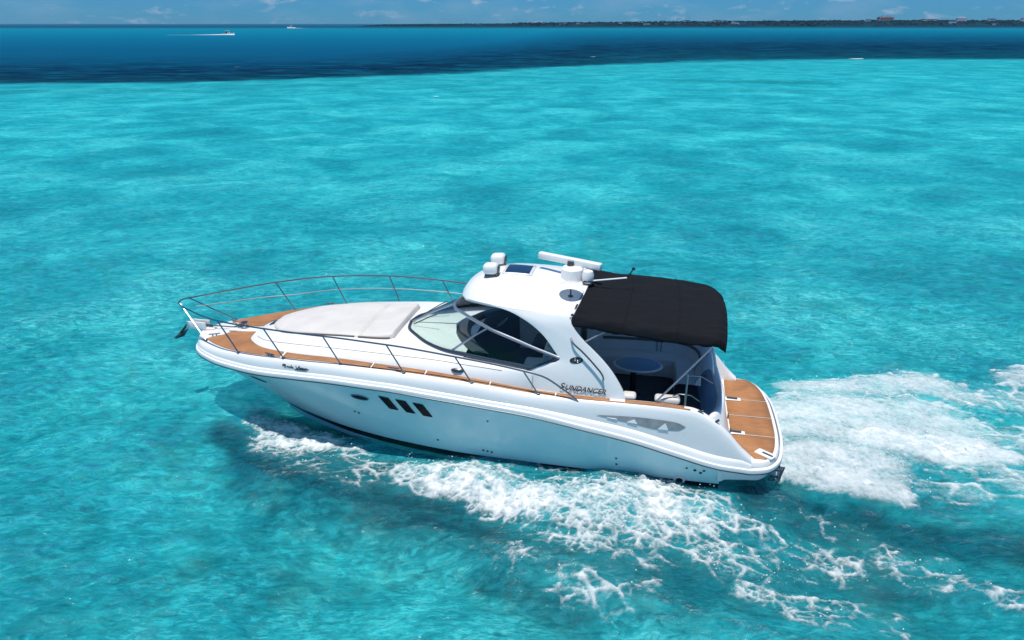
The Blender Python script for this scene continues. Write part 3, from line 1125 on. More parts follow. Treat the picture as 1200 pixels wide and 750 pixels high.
mb = MB()
xs_all = np.concatenate([np.linspace(0.86, 2.0, 16), np.linspace(2.15, 10.6, 62), np.linspace(10.7, 12.0, 16)])
for sg in (1, -1):
    mb.grid([[(x, sg * y_, z_) for y_, z_ in gun_pts(x)] for x in xs_all])
    # side deck under the teak (x 0.86..10.6) then the trunk side
    rows = []
    for x in np.linspace(4.65, 10.62, 60):
        ye, ze = float(EY(x)), float(EZ(x))
        yi = min(ye, float(IY(x)))
        zi = ze + 0.012
        ty, tz = min(float(TY(x)), yi - 0.0), float(TZ(x))
        r = [(x, sg * ye, ze), (x, sg * (yi + 0.0), zi)]
        for q in (0.10, 0.3, 0.6, 0.85, 1.0):
            y_ = yi + (ty - yi) * (q ** 1.3)
            z_ = zi + (tz - zi) * (1 - (1 - q) ** 1.7)
            r.append((x, sg * y_, z_))
        rows.append(r)
    mb.grid(rows)
    # aft side deck and wing
    mb.grid([[(x, sg * float(EY(x)), float(EZ(x))), (x, sg * float(IY(x)), float(EZ(x)) + 0.012)] for x in np.concatenate([np.linspace(0.86, 2.0, 16), np.linspace(2.1, 4.65, 14)])])
    # inner face of the coaming
    rows = []
    for x in np.concatenate([np.linspace(0.86, 1.98, 14), np.linspace(2.1, 4.65, 14)]):
        yi, ze = float(IY(x)), float(EZ(x)) + 0.012
        fl = 0.70 if x < 1.36 else 0.98
        rows.append([(x, sg * yi, ze), (x, sg * (yi - 0.035), ze - 0.012), (x, sg * (yi - 0.07), min(ze - 0.02, ze - 0.5 * (ze - fl))), (x, sg * (yi - 0.07), fl)])
    mb.grid(rows)
    # shelf inside the side windows
    rows = []
    for x in np.linspace(4.1, 5.95, 12):
        xx = max(x, 4.65)
        ty, tz = float(TY(xx)), float(TZ(xx))
        if x < 4.72:
            ty = 1.50
        rows.append([(x, sg * ty, tz), (x, sg * (ty - 0.24), tz - 0.01), (x, sg * (ty - 0.26), 1.2)])
    mb.grid(rows)
# trunk top (foredeck) and dash shelf
rows = []
for x in np.concatenate([np.linspace(5.95, 10.2, 44), np.linspace(10.25, 10.62, 8)]):
    ty, tz, cz = float(TY(x)), float(TZ(x)), max(float(CZ(x)), float(TZ(x)))
    r = []
    for v in np.linspace(-1, 1, 17):
        r.append((x, v * ty, tz + (cz - tz) * (1 - abs(v) ** 2.4)))
    rows.append(r)
mb.grid(rows)
# foremost deck
rows = []
for x in np.concatenate([np.linspace(10.35, 11.6, 12), np.linspace(11.68, 12.02, 7)]):
    ye, ze = float(EY(x)), float(EZ(x))
    rows.append([(x, v * ye, ze + 0.02 * (1 - v * v)) for v in np.linspace(-1, 1, 9)])
mb.grid(rows)
deck = mb.build('deck_moulding', M['gelcoat'], yacht, sharp=38)

# ---- teak laid on the side decks (one strip per run, broken by white gaps)
runs = [(10.70, 9.48), (9.42, 7.60), (7.57, 6.58), (6.55, 5.40), (5.375, 4.24), (4.215, 3.3)]


def teak_strip(x0, x1, sg, ein=0.018, iin=0.012, lift=0.010):
    mb_ = MB()
    rows_ = []
    for x in np.linspace(x1, x0, 26):
        ye, ze = float(EY(x)) - ein, float(EZ(x)) + lift
        yi = min(ye - 0.01, float(IY(x)) + iin)
        rows_.append([(x, sg * ye, ze), (x, sg * (ye + yi) / 2, ze + 0.008), (x, sg * yi, ze + 0.014)])
    mb_.grid(rows_)
    o = mb_.build('teak_strip', M['teak'], deck)
    solidify(o, 0.008)
    return o


for x0, x1 in runs:
    for sg in (1, -1):
        if x0 < 10.7:
            teak_strip(x0, x1, sg)
# the bow teak: both sides meet round the nose of the trunk
for sg in (1, -1):
    mb = MB()
    rows = []
    for x in np.linspace(9.48, 11.62, 60):
        ye, ze = float(EY(x)) - 0.03, float(EZ(x))
        yi = float(IY(x)) + 0.012 if x < 10.66 else 0.0
        well = 0.15 if x > 10.60 else 0.0
        yi = max(yi, well)
        yi = min(yi, ye - 0.002)
        if x > 11.25:      # rounded white anchor pad at the stem
            yi = max(yi, min(ye - 0.002, math.sqrt(max(0, 0.50 ** 2 - (11.72 - x) ** 2))))
        r = []
        for q in np.linspace(0, 1, 7):
            y_ = ye + (yi - ye) * q
            v = y_ / max(0.05, float(EY(x)))
            z_ = ze + (0.02 * (1 - v * v) if x > 10.35 else 0.014 * q) + 0.012
            r.append((x, sg * y_, z_))
        rows.append(r)
    mb.grid(rows)
    o = mb.build('teak_strip', M['teak'], deck)
# aft cap rail teak: two narrow strips with a white line between
for sg in (1, -1):
    for e0, e1 in ((0.004, 0.035), (0.055, 0.115)):
        mb = MB()
        rows = []
        for x in np.linspace(1.95 if e0 < .03 else 2.05, 4.2 if e0 < .03 else 3.04, 20):
            ye, ze = float(EY(x)), float(EZ(x)) + 0.010
            rows.append([(x, sg * (ye - e0), ze), (x, sg * (ye - e1), ze + 0.005)])
        mb.grid(rows)
        solidify(mb.build('teak_strip', M['teak'], deck), 0.008)

# ---- swim platform
outl = [(p[0], p[1]) for p in smooth_path([(0.25, 0.0), (0.26, 0.5), (0.30, 0.95), (0.385, 1.32), (0.50, 1.52), (0.66, 1.655), (0.9, 1.70), (1.40, 1.78)], 40)]
full = [(x, -y) for x, y in outl[::-1][:-1]] + outl
mb = MB()
prof = [(0.0, 0.30, 0.10), (0.0, 0.55, 0.0), (0.0, 0.64, 0.0), (0.0, 0.69, 0.03), (0.0, 0.70, 0.075)]
rows = []
for _, z_, ins in prof:
    r = []
    for x, y_ in full:
        c = np.array([1.2, y_ * 0.55])
        d_ = c - np.array([x, y_])
        d_ /= np.linalg.norm(d_)
        k = ins if x < 1.3 else ins * 0.4
        r.append((x + d_[0] * k, y_ + d_[1] * k, z_))
    rows.append(r)
mb.grid(rows)
top = rows[-1]
b0 = len(mb.v)
mb.add([(x, y_, z_) for x, y_, z_ in top], [tuple(range(len(top)))])
bot = rows[0]
mb.add(bot, [tuple(range(len(bot)))[::-1]])
plat = mb.build('swim_platform', M['gelcoat'], yacht, sharp=35)
# teak on the platform, four panels split by white seams
pf = pchip([o_[1] for o_ in outl if o_[0] < 0.9], [o_[0] for o_ in outl if o_[0] < 0.9])
seams = [-1.60, -0.66, 0.02, 0.74, 1.56]
for a_, b_ in zip(seams[:-1], seams[1:]):
    mb = MB()
    rows = []
    for y_ in np.linspace(a_ + 0.014, b_ - 0.014, 16):
        xo = float(pf(abs(y_))) + 0.085
        xi = 1.13 - 0.05 * abs(y_) ** 2 * 0.2
        if y_ > 0.95:
            xi = 1.10 - 0.50 * (y_ - 0.95)
        rows.append([(xo + (xi - xo) * q, y_, 0.709) for q in np.linspace(0, 1, 5)])
    mb.grid(rows)
    solidify(mb.build('teak_panel', M['teak'], plat), 0.006)
# platform cleats
for x, y_ in ((1.02, -0.62), (1.06, 0.72)):
    mb = MB()
    mb.box((x - 0.03, y_, 0.722), (0.30, 0.12, 0.02), bev=0.01)
    o = mb.build('cleat_base', M['gelcoat'], plat)
    mb = MB()
    mb.tube([(x + 0.09, y_, 0.75), (x - 0.11, y_ + 0.015, 0.75)], 0.022)
    mb.build('cleat', M['dark_steel'], plat)
mb = MB()
mb.box((0.60, 1.38, 0.717), (0.34, 0.18, 0.03), Matrix.Rotation(R(-38), 3, 'Z'), bev=0.015)
mb.build('ladder_hatch', M['gelcoat'], plat)
mb = MB()
mb.box((0.57, 1.42, 0.738), (0.20, 0.035, 0.02), Matrix.Rotation(R(-38), 3, 'Z'), bev=0.008)
mb.build('hatch_handle', M['dark_steel'], plat)
# boarding ladder folded under the corner
mb = MB()
mb.tube([(0.46, 1.30, 0.24), (0.30, 1.34, 0.26), (0.25, 1.34, 0.46), (0.36, 1.30, 0.44)], 0.022)
mb.tube([(0.50, 1.42, 0.24), (0.34, 1.46, 0.26), (0.29, 1.46, 0.46), (0.40, 1.42, 0.44)], 0.018)
for q in (0.26, 0.36, 0.46):
    mb.tube([(0.29, 1.34, q), (0.33, 1.46, q)], 0.016)
mb.build('boarding_ladder', M['dark_steel'], plat)

# ---- transom bulkhead
mb = MB()
rows, lrow = [], []
RXT = pchip([-1.56, -0.5, 0.3, 0.8, 1.1, 1.35, 1.5], [1.42, 1.35, 1.31, 1.36, 1.47, 1.62, 1.68])
for y_ in np.linspace(-1.56, 1.50, 31):
    rx = float(RXT(y_))
    zt = 1.33 + 0.16 * float(sstep(-0.9, -1.5, np.array(y_))) - 0.10 * float(sstep(0.9, 1.5, np.array(y_)))
    rows.append([(1.145, y_, 0.70), (1.145 + (rx - 1.145) * 0.45, y_, 0.95), (rx - 0.05, y_, zt - 0.06), (rx - 0.02, y_, zt - 0.015), (rx + 0.02, y_, zt),
                 (rx + 0.06, y_, zt - 0.015), (rx + 0.11, y_, zt - 0.07)])
    lrow.append([(rx + 0.10, y_, zt - 0.055), (rx + 0.115, y_, zt - 0.07), (rx + 0.25, y_, 1.16), (rx + 0.36, y_, 0.98)])
mb.grid(rows)
trans = mb.build('transom', M['gelcoat'], yacht, sharp=50)
mb = MB()
mb.grid(lrow)
mb.build('transom_liner', M['blue_shade'], yacht, sharp=50)  # inner transom face, its blue shade put into the colour
for (x, y_, z_) in ((1.19, 0.55, 0.95), (1.18, 1.0, 0.90)):
    mb = MB()
    mb.box((x, y_, z_), (0.02, 0.05, 0.09), bev=0.006)
    mb.build('latch', M['dark_steel'], trans)
for x in (1.50, 1.78):
    mb = MB()
    mb.box((x, float(EY(x)) - 0.055, float(EZ(x)) + 0.025), (0.11, 0.045, 0.03), Matrix.Rotation(R(38 if x < 1.6 else 18), 3, 'Y'), bev=0.01)
    mb.build('hawse_fitting', M['dark_steel'], deck)

# ---- cockpit sole and helm sole
mb = MB()
mb.add([(1.36, -1.55, 0.98), (4.4, -1.58, 0.98), (4.4, 1.58, 0.98), (1.36, 1.55, 0.98)], [(0, 1, 2, 3)])
mb.add([(4.4, -1.5, 1.2), (6.1, -1.2, 1.2), (6.1, 1.2, 1.2), (4.4, 1.5, 1.2)], [(0, 1, 2, 3)])
mb.add([(4.4, -1.5, 0.98), (4.4, 1.5, 0.98), (4.4, 1.5, 1.2), (4.4, -1.5, 1.2)], [(0, 1, 2, 3)])
mb.build('cockpit_sole', M['floor_dark'], yacht)

# ---- U-shaped lounge
path = [(3.95, -1.05), (3.3, -1.12), (2.4, -1.14), (2.0, -1.02), (1.86, -0.7), (1.86, -0.2), (1.88, 0.25)]
pathS = smooth_path(path, 40)
mb = MB()
rows = []
back = MB()
brow = []
inl = MB()
irow = []
for i, (x, y_) in enumerate(pathS):
    a = pathS[max(0, i - 1)]
    b = pathS[min(len(pathS) - 1, i + 1)]
    t_ = (b - a) / np.linalg.norm(b - a)
    nn = np.array([t_[1], -t_[0]])   # inward?
    if np.dot(nn, np.array([2.9, 0.1]) - np.array([x, y_])) < 0:
        nn = -nn
    P = lambda d_, z_: (x + nn[0] * d_, y_ + nn[1] * d_, z_)
    rows.append([P(0.30, 0.98), P(0.30, 1.26), P(0.28, 1.34), P(0.22, 1.37), P(0.0, 1.38), P(-0.18, 1.37)])
    brow.append([P(-0.06, 1.36), P(-0.10, 1.46), P(-0.20, 1.66), P(-0.24, 1.71), P(-0.30, 1.73), P(-0.36, 1.71), P(-0.40, 1.60)])
    if 4 <= i <= 16 or 19 <= i <= 30:
        irow.append((i, [P(-0.135, 1.56), P(-0.160, 1.61)]))
mb.grid(rows)
seatp = mb.build('lounge_seat', M['vinyl'], yacht)
back.grid(brow)
bk = back.build('lounge_backrest', M['vinyl'], yacht)
seg1 = [r for i, r in irow if i <= 16]
seg2 = [r for i, r in irow if i >= 19]
for sg_ in (seg1, seg2):
    m_ = MB()
    m_.grid(sg_)
    solidify(m_.build('inlay', M['tan_vinyl'], bk), 0.012, 1)
# seams between the cushions
m_ = MB()
for i in (17, 18, 31):
    m_ = MB()
    m_.tube([tuple(np.array(p) + np.array([0, 0.006, 0.006])) for p in brow[i][:5]], 0.008, 6)
    m_.build('cushion_seam', M['tan_vinyl'], bk)

# table
mb = MB()
prof_ = [(0.0, 1.58), (0.97, 1.58), (1.0, 1.595), (0.97, 1.61), (0.0, 1.612)]
rows = []
for r_, z_ in prof_:
    rows.append([(2.88 + 0.47 * r_ * math.cos(a), 0.02 + 0.34 * r_ * math.sin(a), z_) for a in np.linspace(0, 2 * math.pi, 36, endpoint=False)])
mb.grid(rows, close_v=True)
tab = mb.build('cockpit_table', M['gelcoat'], yacht)
mb = MB()
rows = []
for r_, z_ in [(0.0, 1.614), (0.88, 1.614), (0.90, 1.611)]:
    rows.append([(2.88 + 0.47 * r_ * math.cos(a), 0.02 + 0.34 * r_ * math.sin(a), z_ + 0.003) for a in np.linspace(0, 2 * math.pi, 36, endpoint=False)])
mb.grid(rows, close_v=True)
mb.build('table_blue_shade', M['blue_shade'], tab)  # added sheet, tinted like blue skylight on the white table top
mb = MB()
mb.lathe([(0.16, 0.98), (0.15, 1.0), (0.06, 1.02), (0.055, 1.57)], (2.95, -0.02, 0))
mb.build('table_leg', M['black_rubber'], tab)
# port coaming bolsters
for x0, x1 in ((3.10, 2.86), (2.55, 2.12)):
    mb = MB()
    mb.box(((x0 + x1) / 2, 1.48, 1.665), (abs(x0 - x1), 0.20, 0.11), bev=0.05)
    mb.build('coaming_bolster', M['pad'], yacht)
# cockpit electronics panel on the aft wall
mb = MB()
mb.box((1.66, -0.55, 1.25), (0.03, 0.22, 0.15), Matrix.Rotation(R(-28), 3, 'Y'), bev=0.01)
mb.build('aft_control_panel', M['tan_vinyl'], yacht)

# ---- helm: dash, wheel, seats
mb = MB()
rows = []
for y_ in np.linspace(-1.22, 1.22, 21):
    k = 0.62 * (abs(y_) / 1.22) ** 1.7
    hump = 0.07 * math.exp(-((y_ + 0.55) / 0.5) ** 2)
    rows.append([(6.42 - k, y_, 2.125), (6.26 - k, y_, 2.14 + hump), (6.12 - k, y_, 2.12 + hump), (6.02 - k, y_, 1.95), (6.0 - k, y_, 1.2)])
mb.grid(rows)
dash = mb.build('dash_console', M['dash'], yacht)
mb = MB()
cwh = Vector((5.70, -0.62, 1.98))
rot = Matrix.Rotation(R(-55), 3, 'Y')
ringp = [tuple(cwh + rot @ Vector((0, 0.19 * math.cos(a), 0.19 * math.sin(a)))) for a in np.linspace(0, 2 * math.pi, 25)]
mb.tube(ringp, 0.014, 6, cap=False)
for a in (0, 2.1, 4.2):
    mb.tube([tuple(cwh), tuple(cwh + rot @ Vector((0, 0.19 * math.cos(a), 0.19 * math.sin(a))))], 0.01, 6)
mb.build('steering_wheel', M['steel'], dash)
for y_, w_ in ((-0.65, 0.62), (0.55, 0.62)):
    mb = MB()
    mb.box((4.75, y_, 1.62), (0.50, w_, 0.16), bev=0.06)
    mb.box((4.52, y_, 1.92), (0.16, w_, 0.56), Matrix.Rotation(R(-10), 3, 'Y'), bev=0.06)
    hs = mb.build('helm_seat', M['vinyl'] if y_ > 0 else M['navy_vinyl'], yacht)
    mb = MB()
    mb.lathe([(0.22, 1.2), (0.20, 1.24), (0.07, 1.28), (0.07, 1.56)], (4.75, y_, 0))
    mb.build('seat_pedestal', M['dark_steel'], hs)

# ---- windshield
base = [(7.36, 0, 2.125), (7.30, 0.30, 2.125), (7.03, 0.66, 2.12), (6.70, 0.98, 2.115), (6.27, 1.22, 2.11), (5.98, 1.29, 2.105), (5.34, 1.43, 2.085), (4.70, 1.58, 2.065)]
topl = [(6.45, 0, 2.59), (6.36, 0.32, 2.62), (6.07, 0.70, 2.65), (5.70, 1.05, 2.635), (5.37, 1.30, 2.60), (5.06, 1.385, 2.53), (4.62, 1.46, 2.40), (4.20, 1.52, 2.29)]
NB = 41
bs = smooth_path(base, NB)
ts = smooth_path(topl, NB)
# the base is longer in arc: match panes by pillar positions
wind = empty('windshield', (0, 0, 0))
wind.parent = yacht
i_p = 22   # pillar index on the base
j_p = 22
for sg, mt in ((1, 'glass'), (-1, 'glass')):
    mb = MB()
    rows = []
    for i in range(NB):
        b, t_ = bs[i], ts[i]
        rows.append([(b[0] + (t_[0] - b[0]) * q, sg * (b[1] + (t_[1] - b[1]) * q + 0.03 * math.sin(math.pi * q)), b[2] + (t_[2] - b[2]) * q + 0.02 * math.sin(math.pi * q)) for q in np.linspace(0, 1, 6)])
    mb.grid(rows)
    mb.build('pane', M[mt], wind, sharp=80)
mb = MB()
for sg in (1, -1):
    mb.tube([(p[0], sg * p[1], p[2] + 0.012) for p in bs], 0.032, 8)
    mb.tube([(bs[-1][0], sg * bs[-1][1], bs[-1][2] + .01), (ts[-1][0], sg * ts[-1][1], ts[-1][2])], 0.022, 8)
mb.build('base_frame', M['navy_frame'], wind)
mb = MB()
for sg in (1, -1):
    mb.tube([(p[0], sg * p[1], p[2]) for p in ts], 0.030, 8)
    for i in (21,):
        b, t_ = bs[i], ts[i]
        mb.tube([(b[0], sg * b[1], b[2]), (b[0] + (t_[0] - b[0]) * .5, sg * (b[1] + (t_[1] - b[1]) * .5 + .03), b[2] + (t_[2] - b[2]) * .5 + .02), (t_[0], sg * t_[1], t_[2])], 0.020, 8)
mb.tube([tuple(bs[0]), tuple((bs[0] + ts[0]) / 2 + np.array([0, 0, .02])), tuple(ts[0])], 0.022, 8)
mb.build('top_frame', M['alloy'], wind)
# wipers
mb = MB()
mb.tube([(7.24, 0.20, 2.17), (6.85, 0.30, 2.40), (6.72, 0.34, 2.46)], 0.010, 6)
mb.build('wiper', M['black_rubber'], wind)
mb = MB()
mb.tube([(7.24, -0.25, 2.17), (6.85, -0.38, 2.40), (6.72, -0.42, 2.46)], 0.010, 6)
mb.build('wiper', M['black_rubber'], wind)

# ---- hardtop and its side legs
xh = [4.02, 4.4, 4.9, 5.3, 5.7, 5.95, 6.12, 6.22, 6.26]
HY = pchip(xh, [1.36, 1.33, 1.27, 1.18, 1.00, 0.80, 0.56, 0.28, 0.0])
HE = pchip(xh, [3.0, 3.015, 3.03, 3.035, 3.02, 2.985, 2.94, 2.905, 2.89])
HC = pchip(xh, [3.23, 3.28, 3.335, 3.35, 3.315, 3.225, 3.105, 2.97, 2.90])
mb = MB()
rows_t, rows_b = [], []
for x in np.concatenate([np.linspace(4.02, 5.9, 24), np.linspace(5.95, 6.26, 14)]):
    ye, ze, zc = float(HY(x)), float(HE(x)), float(HC(x))
    rt, rb = [], []
    for v in np.sin(np.linspace(-math.pi / 2, math.pi / 2, 25)):
        y_ = v * ye
        zt = ze + (zc - ze) * (1 - abs(v) ** 2.2)
        xa = x - 0.10 * math.exp(-(y_ / 1.6) ** 2) * 0 + (-0.17 * (1 - (y_ / 1.36) ** 2) * max(0, 1 - (x - 4.02) / 0.25))
        rt.append((xa, y_, zt))
        rb.append((xa - (0.02 if x > 6.1 else 0), y_ * 0.985, min(zt - 0.03, ze - 0.045 + 0.6 * (zt - ze))))
    rows_t.append(rt)
    rows_b.append(rb)
mb.grid(rows_t)
mb.grid(rows_b)
mb.grid([[r[0] for r in rows_t], [r[0] for r in rows_b]])
mb.grid([[r[-1] for r in rows_t], [r[-1] for r in rows_b]])
mb.grid([rows_t[0], rows_b[0]])
hard = mb.build('hardtop', M['gelcoat'], yacht, sharp=50)
fr = [(5.50, 3.03), (5.15, 2.985), (4.80, 2.865), (4.50, 2.66), (4.30, 2.42), (4.20, 2.27), (4.45, 2.165), (4.72, 2.055), (4.69, 1.88), (4.66, 1.68)]
re = [(4.03, 3.02), (4.035, 2.94), (3.98, 2.83), (3.86, 2.68), (3.66, 2.50), (3.44, 2.30), (3.28, 2.12), (3.17, 1.96), (3.08, 1.80), (3.03, 1.655)]
LY = pchip([1.6, 2.0, 2.3, 2.7, 2.9, 3.03], [1.655, 1.595, 1.53, 1.44, 1.39, 1.325])
frS = smooth_path(fr, 28)
reS = smooth_path(re, 28)
for sg in (1, -1):
    mb = MB()
    rows = []
    for a, b in zip(frS, reS):
        r = []
        for q in np.linspace(0, 1, 9):
            x, z_ = a[0] + (b[0] - a[0]) * q, a[1] + (b[1] - a[1]) * q
            yy = float(LY(z_)) + 0.015 * math.sin(math.pi * q)
            yy += (float(HY(max(4.02, x))) + 0.004 - 1.325) * float(sstep(2.35, 3.0, np.array(z_)))
            r.append((x, sg * yy, z_))
        rows.append(r)
    mb.grid(rows)
    lg = mb.build('hardtop_leg', M['gelcoat'], yacht, sharp=60)
    m_ = lg.modifiers.new('thick', 'SOLIDIFY')
    m_.thickness = 0.07
    m_.offset = -1 if True else 1
    bv = lg.modifiers.new('edge', 'BEVEL')
    bv.width = 0.018
    bv.segments = 3
    bv.limit_method = 'ANGLE'


def leg_pt(x, z_, off=0.012, sg=1):
    return (x, sg * (float(LY(z_)) + 0.012 + off), z_)


# side window glass between windshield top and hardtop
for sg in (1, -1):
    mb = MB()
    rows = []
    up = smooth_path([(6.0, 2.90), (5.75, 2.93), (5.45, 2.955), (5.15, 2.92), (4.80, 2.80), (4.50, 2.60), (4.30, 2.39), (4.21, 2.28)], 20)
    dn = smooth_path([(6.0, 2.66), (5.70, 2.63), (5.37, 2.60), (5.06, 2.53), (4.62, 2.40), (4.42, 2.345), (4.30, 2.31), (4.21, 2.285)], 20)
    for a, b in zip(up, dn):
        ya = min(float(HY(a[0])) - 0.05, float(LY(a[1])))
        yb = float(pchip([4.2, 4.62, 5.06, 5.37, 5.7, 6.07], [1.52, 1.46, 1.385, 1.30, 1.05, 0.70])(b[0])) - 0.02
        rows.append([(a[0], sg * ya, a[1]), (b[0], sg * yb, b[1])])
    mb.grid(rows[4:])
    mb.build('side_window', M['glass'], yacht)

# roof hatch
zr_ = lambda x, y_: float(HE(x)) + (float(HC(x)) - float(HE(x))) * (1 - abs(y_ / float(HY(x))) ** 2.2)


def roof_patch(mb_, x0, x1, y0, y1, lift, skew=0.0):
    rows_ = []
    for x in np.linspace(x0, x1, 6):
        rows_.append([(x + skew * y_, y_, zr_(x, y_) + lift) for y_ in np.linspace(y0, y1, 6)])
    mb_.grid(rows_)


mb = MB()
roof_patch(mb, 4.90, 5.46, -0.29, 0.29, 0.022)
hat = mb.build('roof_hatch', M['gelcoat'], hard)
solidify(hat, 0.03)
mb = MB()
roof_patch(mb, 4.95, 5.41, -0.24, 0.24, 0.027)
mb.build('hatch_glass', M['solar'], hat)

# searchlight and horn housings
for y_ in (-0.36, 0.30):
    mb = MB()
    zb = zr_(5.66, y_)
    mb.box((5.66, y_, zb + 0.135), (0.28, 0.25, 0.21), Matrix.Rotation(R(4), 3, 'Y'), bev=0.075)
    sl = mb.build('searchlight', M['gelcoat'], hard)
    mb = MB()
    mb.box((5.64, y_, zb + 0.025), (0.24, 0.20, 0.06), bev=0.01)
    mb.build('mount', M['dark_steel'], sl)
    mb = MB()
    mb.box((5.513, y_, zb + 0.13), (0.02, 0.17, 0.14), bev=0.01)
    mb.build('rear_grille', M['dark_steel'], sl)

# radar
mb = MB()
zb = zr_(4.2, 0.05)
mb.lathe([(0.205, -0.03), (0.215, 0.05), (0.205, 0.19), (0.17, 0.225), (0.0, 0.235)], (4.18, 0.05, zb))
rad = mb.build('radar_pedestal', M['gelcoat'], hard)
mb = MB()
mb.lathe([(0.07, 0.22), (0.06, 0.31)], (4.22, 0.0, zb))
mb.build('turning_unit', M['dark_steel'], rad)
mb = MB()
mb.box((4.25, -0.08, zb + 0.295), (1.24, 0.12, 0.13), Matrix.Rotation(R(-15), 3, 'Z') @ Matrix.Rotation(R(-3.5), 3, 'Y'), bev=0.025)
mb.build('scanner_bar', M['gelcoat'], rad)
# small dome antenna
mb = MB()
mb.lathe([(0.06, 0.0), (0.06, 0.06), (0.10, 0.09), (0.115, 0.17), (0.09, 0.25), (0.0, 0.285)], (3.88, 0.20, 3.21))
mb.build('antenna_dome', M['gelcoat'], hard)
# flat disc antenna on a stalk
zb = zr_(4.12, 0.82)
mb = MB()
mb.lathe([(0.0, 0.20), (0.20, 0.205), (0.215, 0.215), (0.20, 0.225), (0.0, 0.235)], (4.12, 0.80, zb), seg=28)
dsc = mb.build('disc_antenna', M['gelcoat'], hard)
mb = MB()
mb.lathe([(0.05, 0.0), (0.045, 0.02), (0.014, 0.03), (0.014, 0.20)], (4.12, 0.80, zb))
mb.build('stalk', M['dark_steel'], dsc)
# whip antenna folded aft
mb = MB()
mb.tube([(3.86, 0.24, 3.28), (3.18, 0.10, 3.34)], 0.016, 8)
wh = mb.build('whip_antenna', M['gelcoat'], hard)
mb = MB()
mb.tube([(3.18, 0.10, 3.34), (3.07, 0.08, 3.51)], 0.012, 8)
mb.lathe([(0.03, 0), (0.03, 0.03)], (3.07, 0.08, 3.50))
mb.build('antenna_tip', M['black_rubber'], wh)
mb = MB()
mb.box((3.88, 0.26, 3.245), (0.16, 0.14, 0.06), bev=0.02)
mb.build('antenna_bracket', M['dark_steel'], hard)

# ---- leg fittings: grab rail, emblem, name
mb = MB()
outer = [leg_pt(4.02, 2.66, 0.0), leg_pt(3.99, 2.61, 0.05), leg_pt(3.80, 2.46, 0.08), leg_pt(3.60, 2.27, 0.08), leg_pt(3.43, 2.06, 0.07), leg_pt(3.42, 2.01, 0.055), leg_pt(3.44, 1.99, 0.0)]
mb.tube(smooth_path(outer, 24), 0.016, 8)
mb.build('grab_rail', M['steel'], yacht)


def leg_ellipse(cx_, cz_, rx, rz, off, name, mat, parent):
    m2 = MB()
    ring = []
    rows_ = []
    for rr in (0.02, 0.6, 1.0):
        rows_.append([leg_pt(cx_ + rx * rr * math.cos(a), cz_ + rz * rr * math.sin(a) - 0.1 * rx * rr * math.cos(a), off) for a in np.linspace(0, 2 * math.pi, 24, endpoint=False)])
    m2.grid(rows_, close_v=True)
    return m2.build(name, mat, parent)


em = leg_ellipse(3.905, 2.285, 0.115, 0.055, 0.008, 'emblem', M['letter'], yacht)
mb = MB()
for dz in (0.012, -0.016):
    mb.tube([leg_pt(3.905 + u, 2.285 + dz + 0.014 * math.sin(u * 60) - 0.1 * u, 0.012) for u in np.linspace(-0.075, 0.075, 14)], 0.006, 5)
mb.build('emblem_wave', M['steel'], em)


def lettering(parts, origin, ux, uz, nrm, mat, name, parent, size, shear=0.28, extrude=0.002):
    """text lines laid on a surface. parts: list of (text, size factor)"""
    vs_, fs_ = [], []
    xo = 0.0
    for txt, sf in parts:
        cu = bpy.data.curves.new('tmp', 'FONT')
        cu.body = txt
        cu.size = size * sf
        cu.shear = shear
        cu.extrude = extrude
        cu.offset = 0.0016
        ob = bpy.data.objects.new('tmp', cu)
        COL.objects.link(ob)
        dg = bpy.context.evaluated_depsgraph_get()
        dg.update()
        mm = bpy.data.meshes.new_from_object(ob.evaluated_get(dg))
        b = len(vs_)
        mx = 0
        for v in mm.vertices:
            p = np.array(origin) + np.array(ux) * (v.co.x + xo) + np.array(uz) * v.co.y + np.array(nrm) * (v.co.z + 0.004)
            vs_.append(tuple(p))
            mx = max(mx, v.co.x)
        for f in mm.polygons:
            fs_.append(tuple(i + b for i in f.vertices))
        xo += mx - 0.004
        bpy.data.objects.remove(ob)
        bpy.data.curves.remove(cu)
        bpy.data.meshes.remove(mm)
    me_ = bpy.data.meshes.new(name)
    me_.from_pydata(vs_, [], fs_)
    me_.materials.append(mat)
    o = bpy.data.objects.new(name, me_)
    COL.objects.link(o)
    o.parent = parent
    return o


# text runs aft (towards -X) as read from port
p0 = np.array(leg_pt(4.175, 1.775, 0.02))
p1 = np.array(leg_pt(3.50, 1.745, 0.02))
ux = (p1 - p0) / np.linalg.norm(p1 - p0)
uz = np.array(leg_pt(4.1, 1.9)) - np.array(leg_pt(4.1, 1.75))
uz = uz - ux * np.dot(uz, ux)
uz /= np.linalg.norm(uz)
nr = np.cross(ux, uz)
lettering([('S', 1.25), ('UNDANCER', 1.0)], p0, ux, uz, nr, M['letter'], 'name_lettering', yacht, 0.128, 0.30)

# ---- hull ports, windows and fittings
def hull_patch(poly, mat, name, parent, off=0.006, thick=0.01, n=8):
    """poly: 4 corners (X,z): top fwd, top aft, bottom aft, bottom fwd"""
    m2 = MB()
    rows_ = []
    a, b, c, d = [np.array(p) for p in poly]
    for u in np.linspace(0, 1, n):
        r = []
        for v in np.linspace(0, 1, n):
            p = (a + (b - a) * u) * (1 - v) + (d + (c - d) * u) * v
            r.append(tuple(hull_at(p[0], p[1], off)))
        rows_.append(r)
    m2.grid(rows_)
    return m2.build(name, mat, parent)


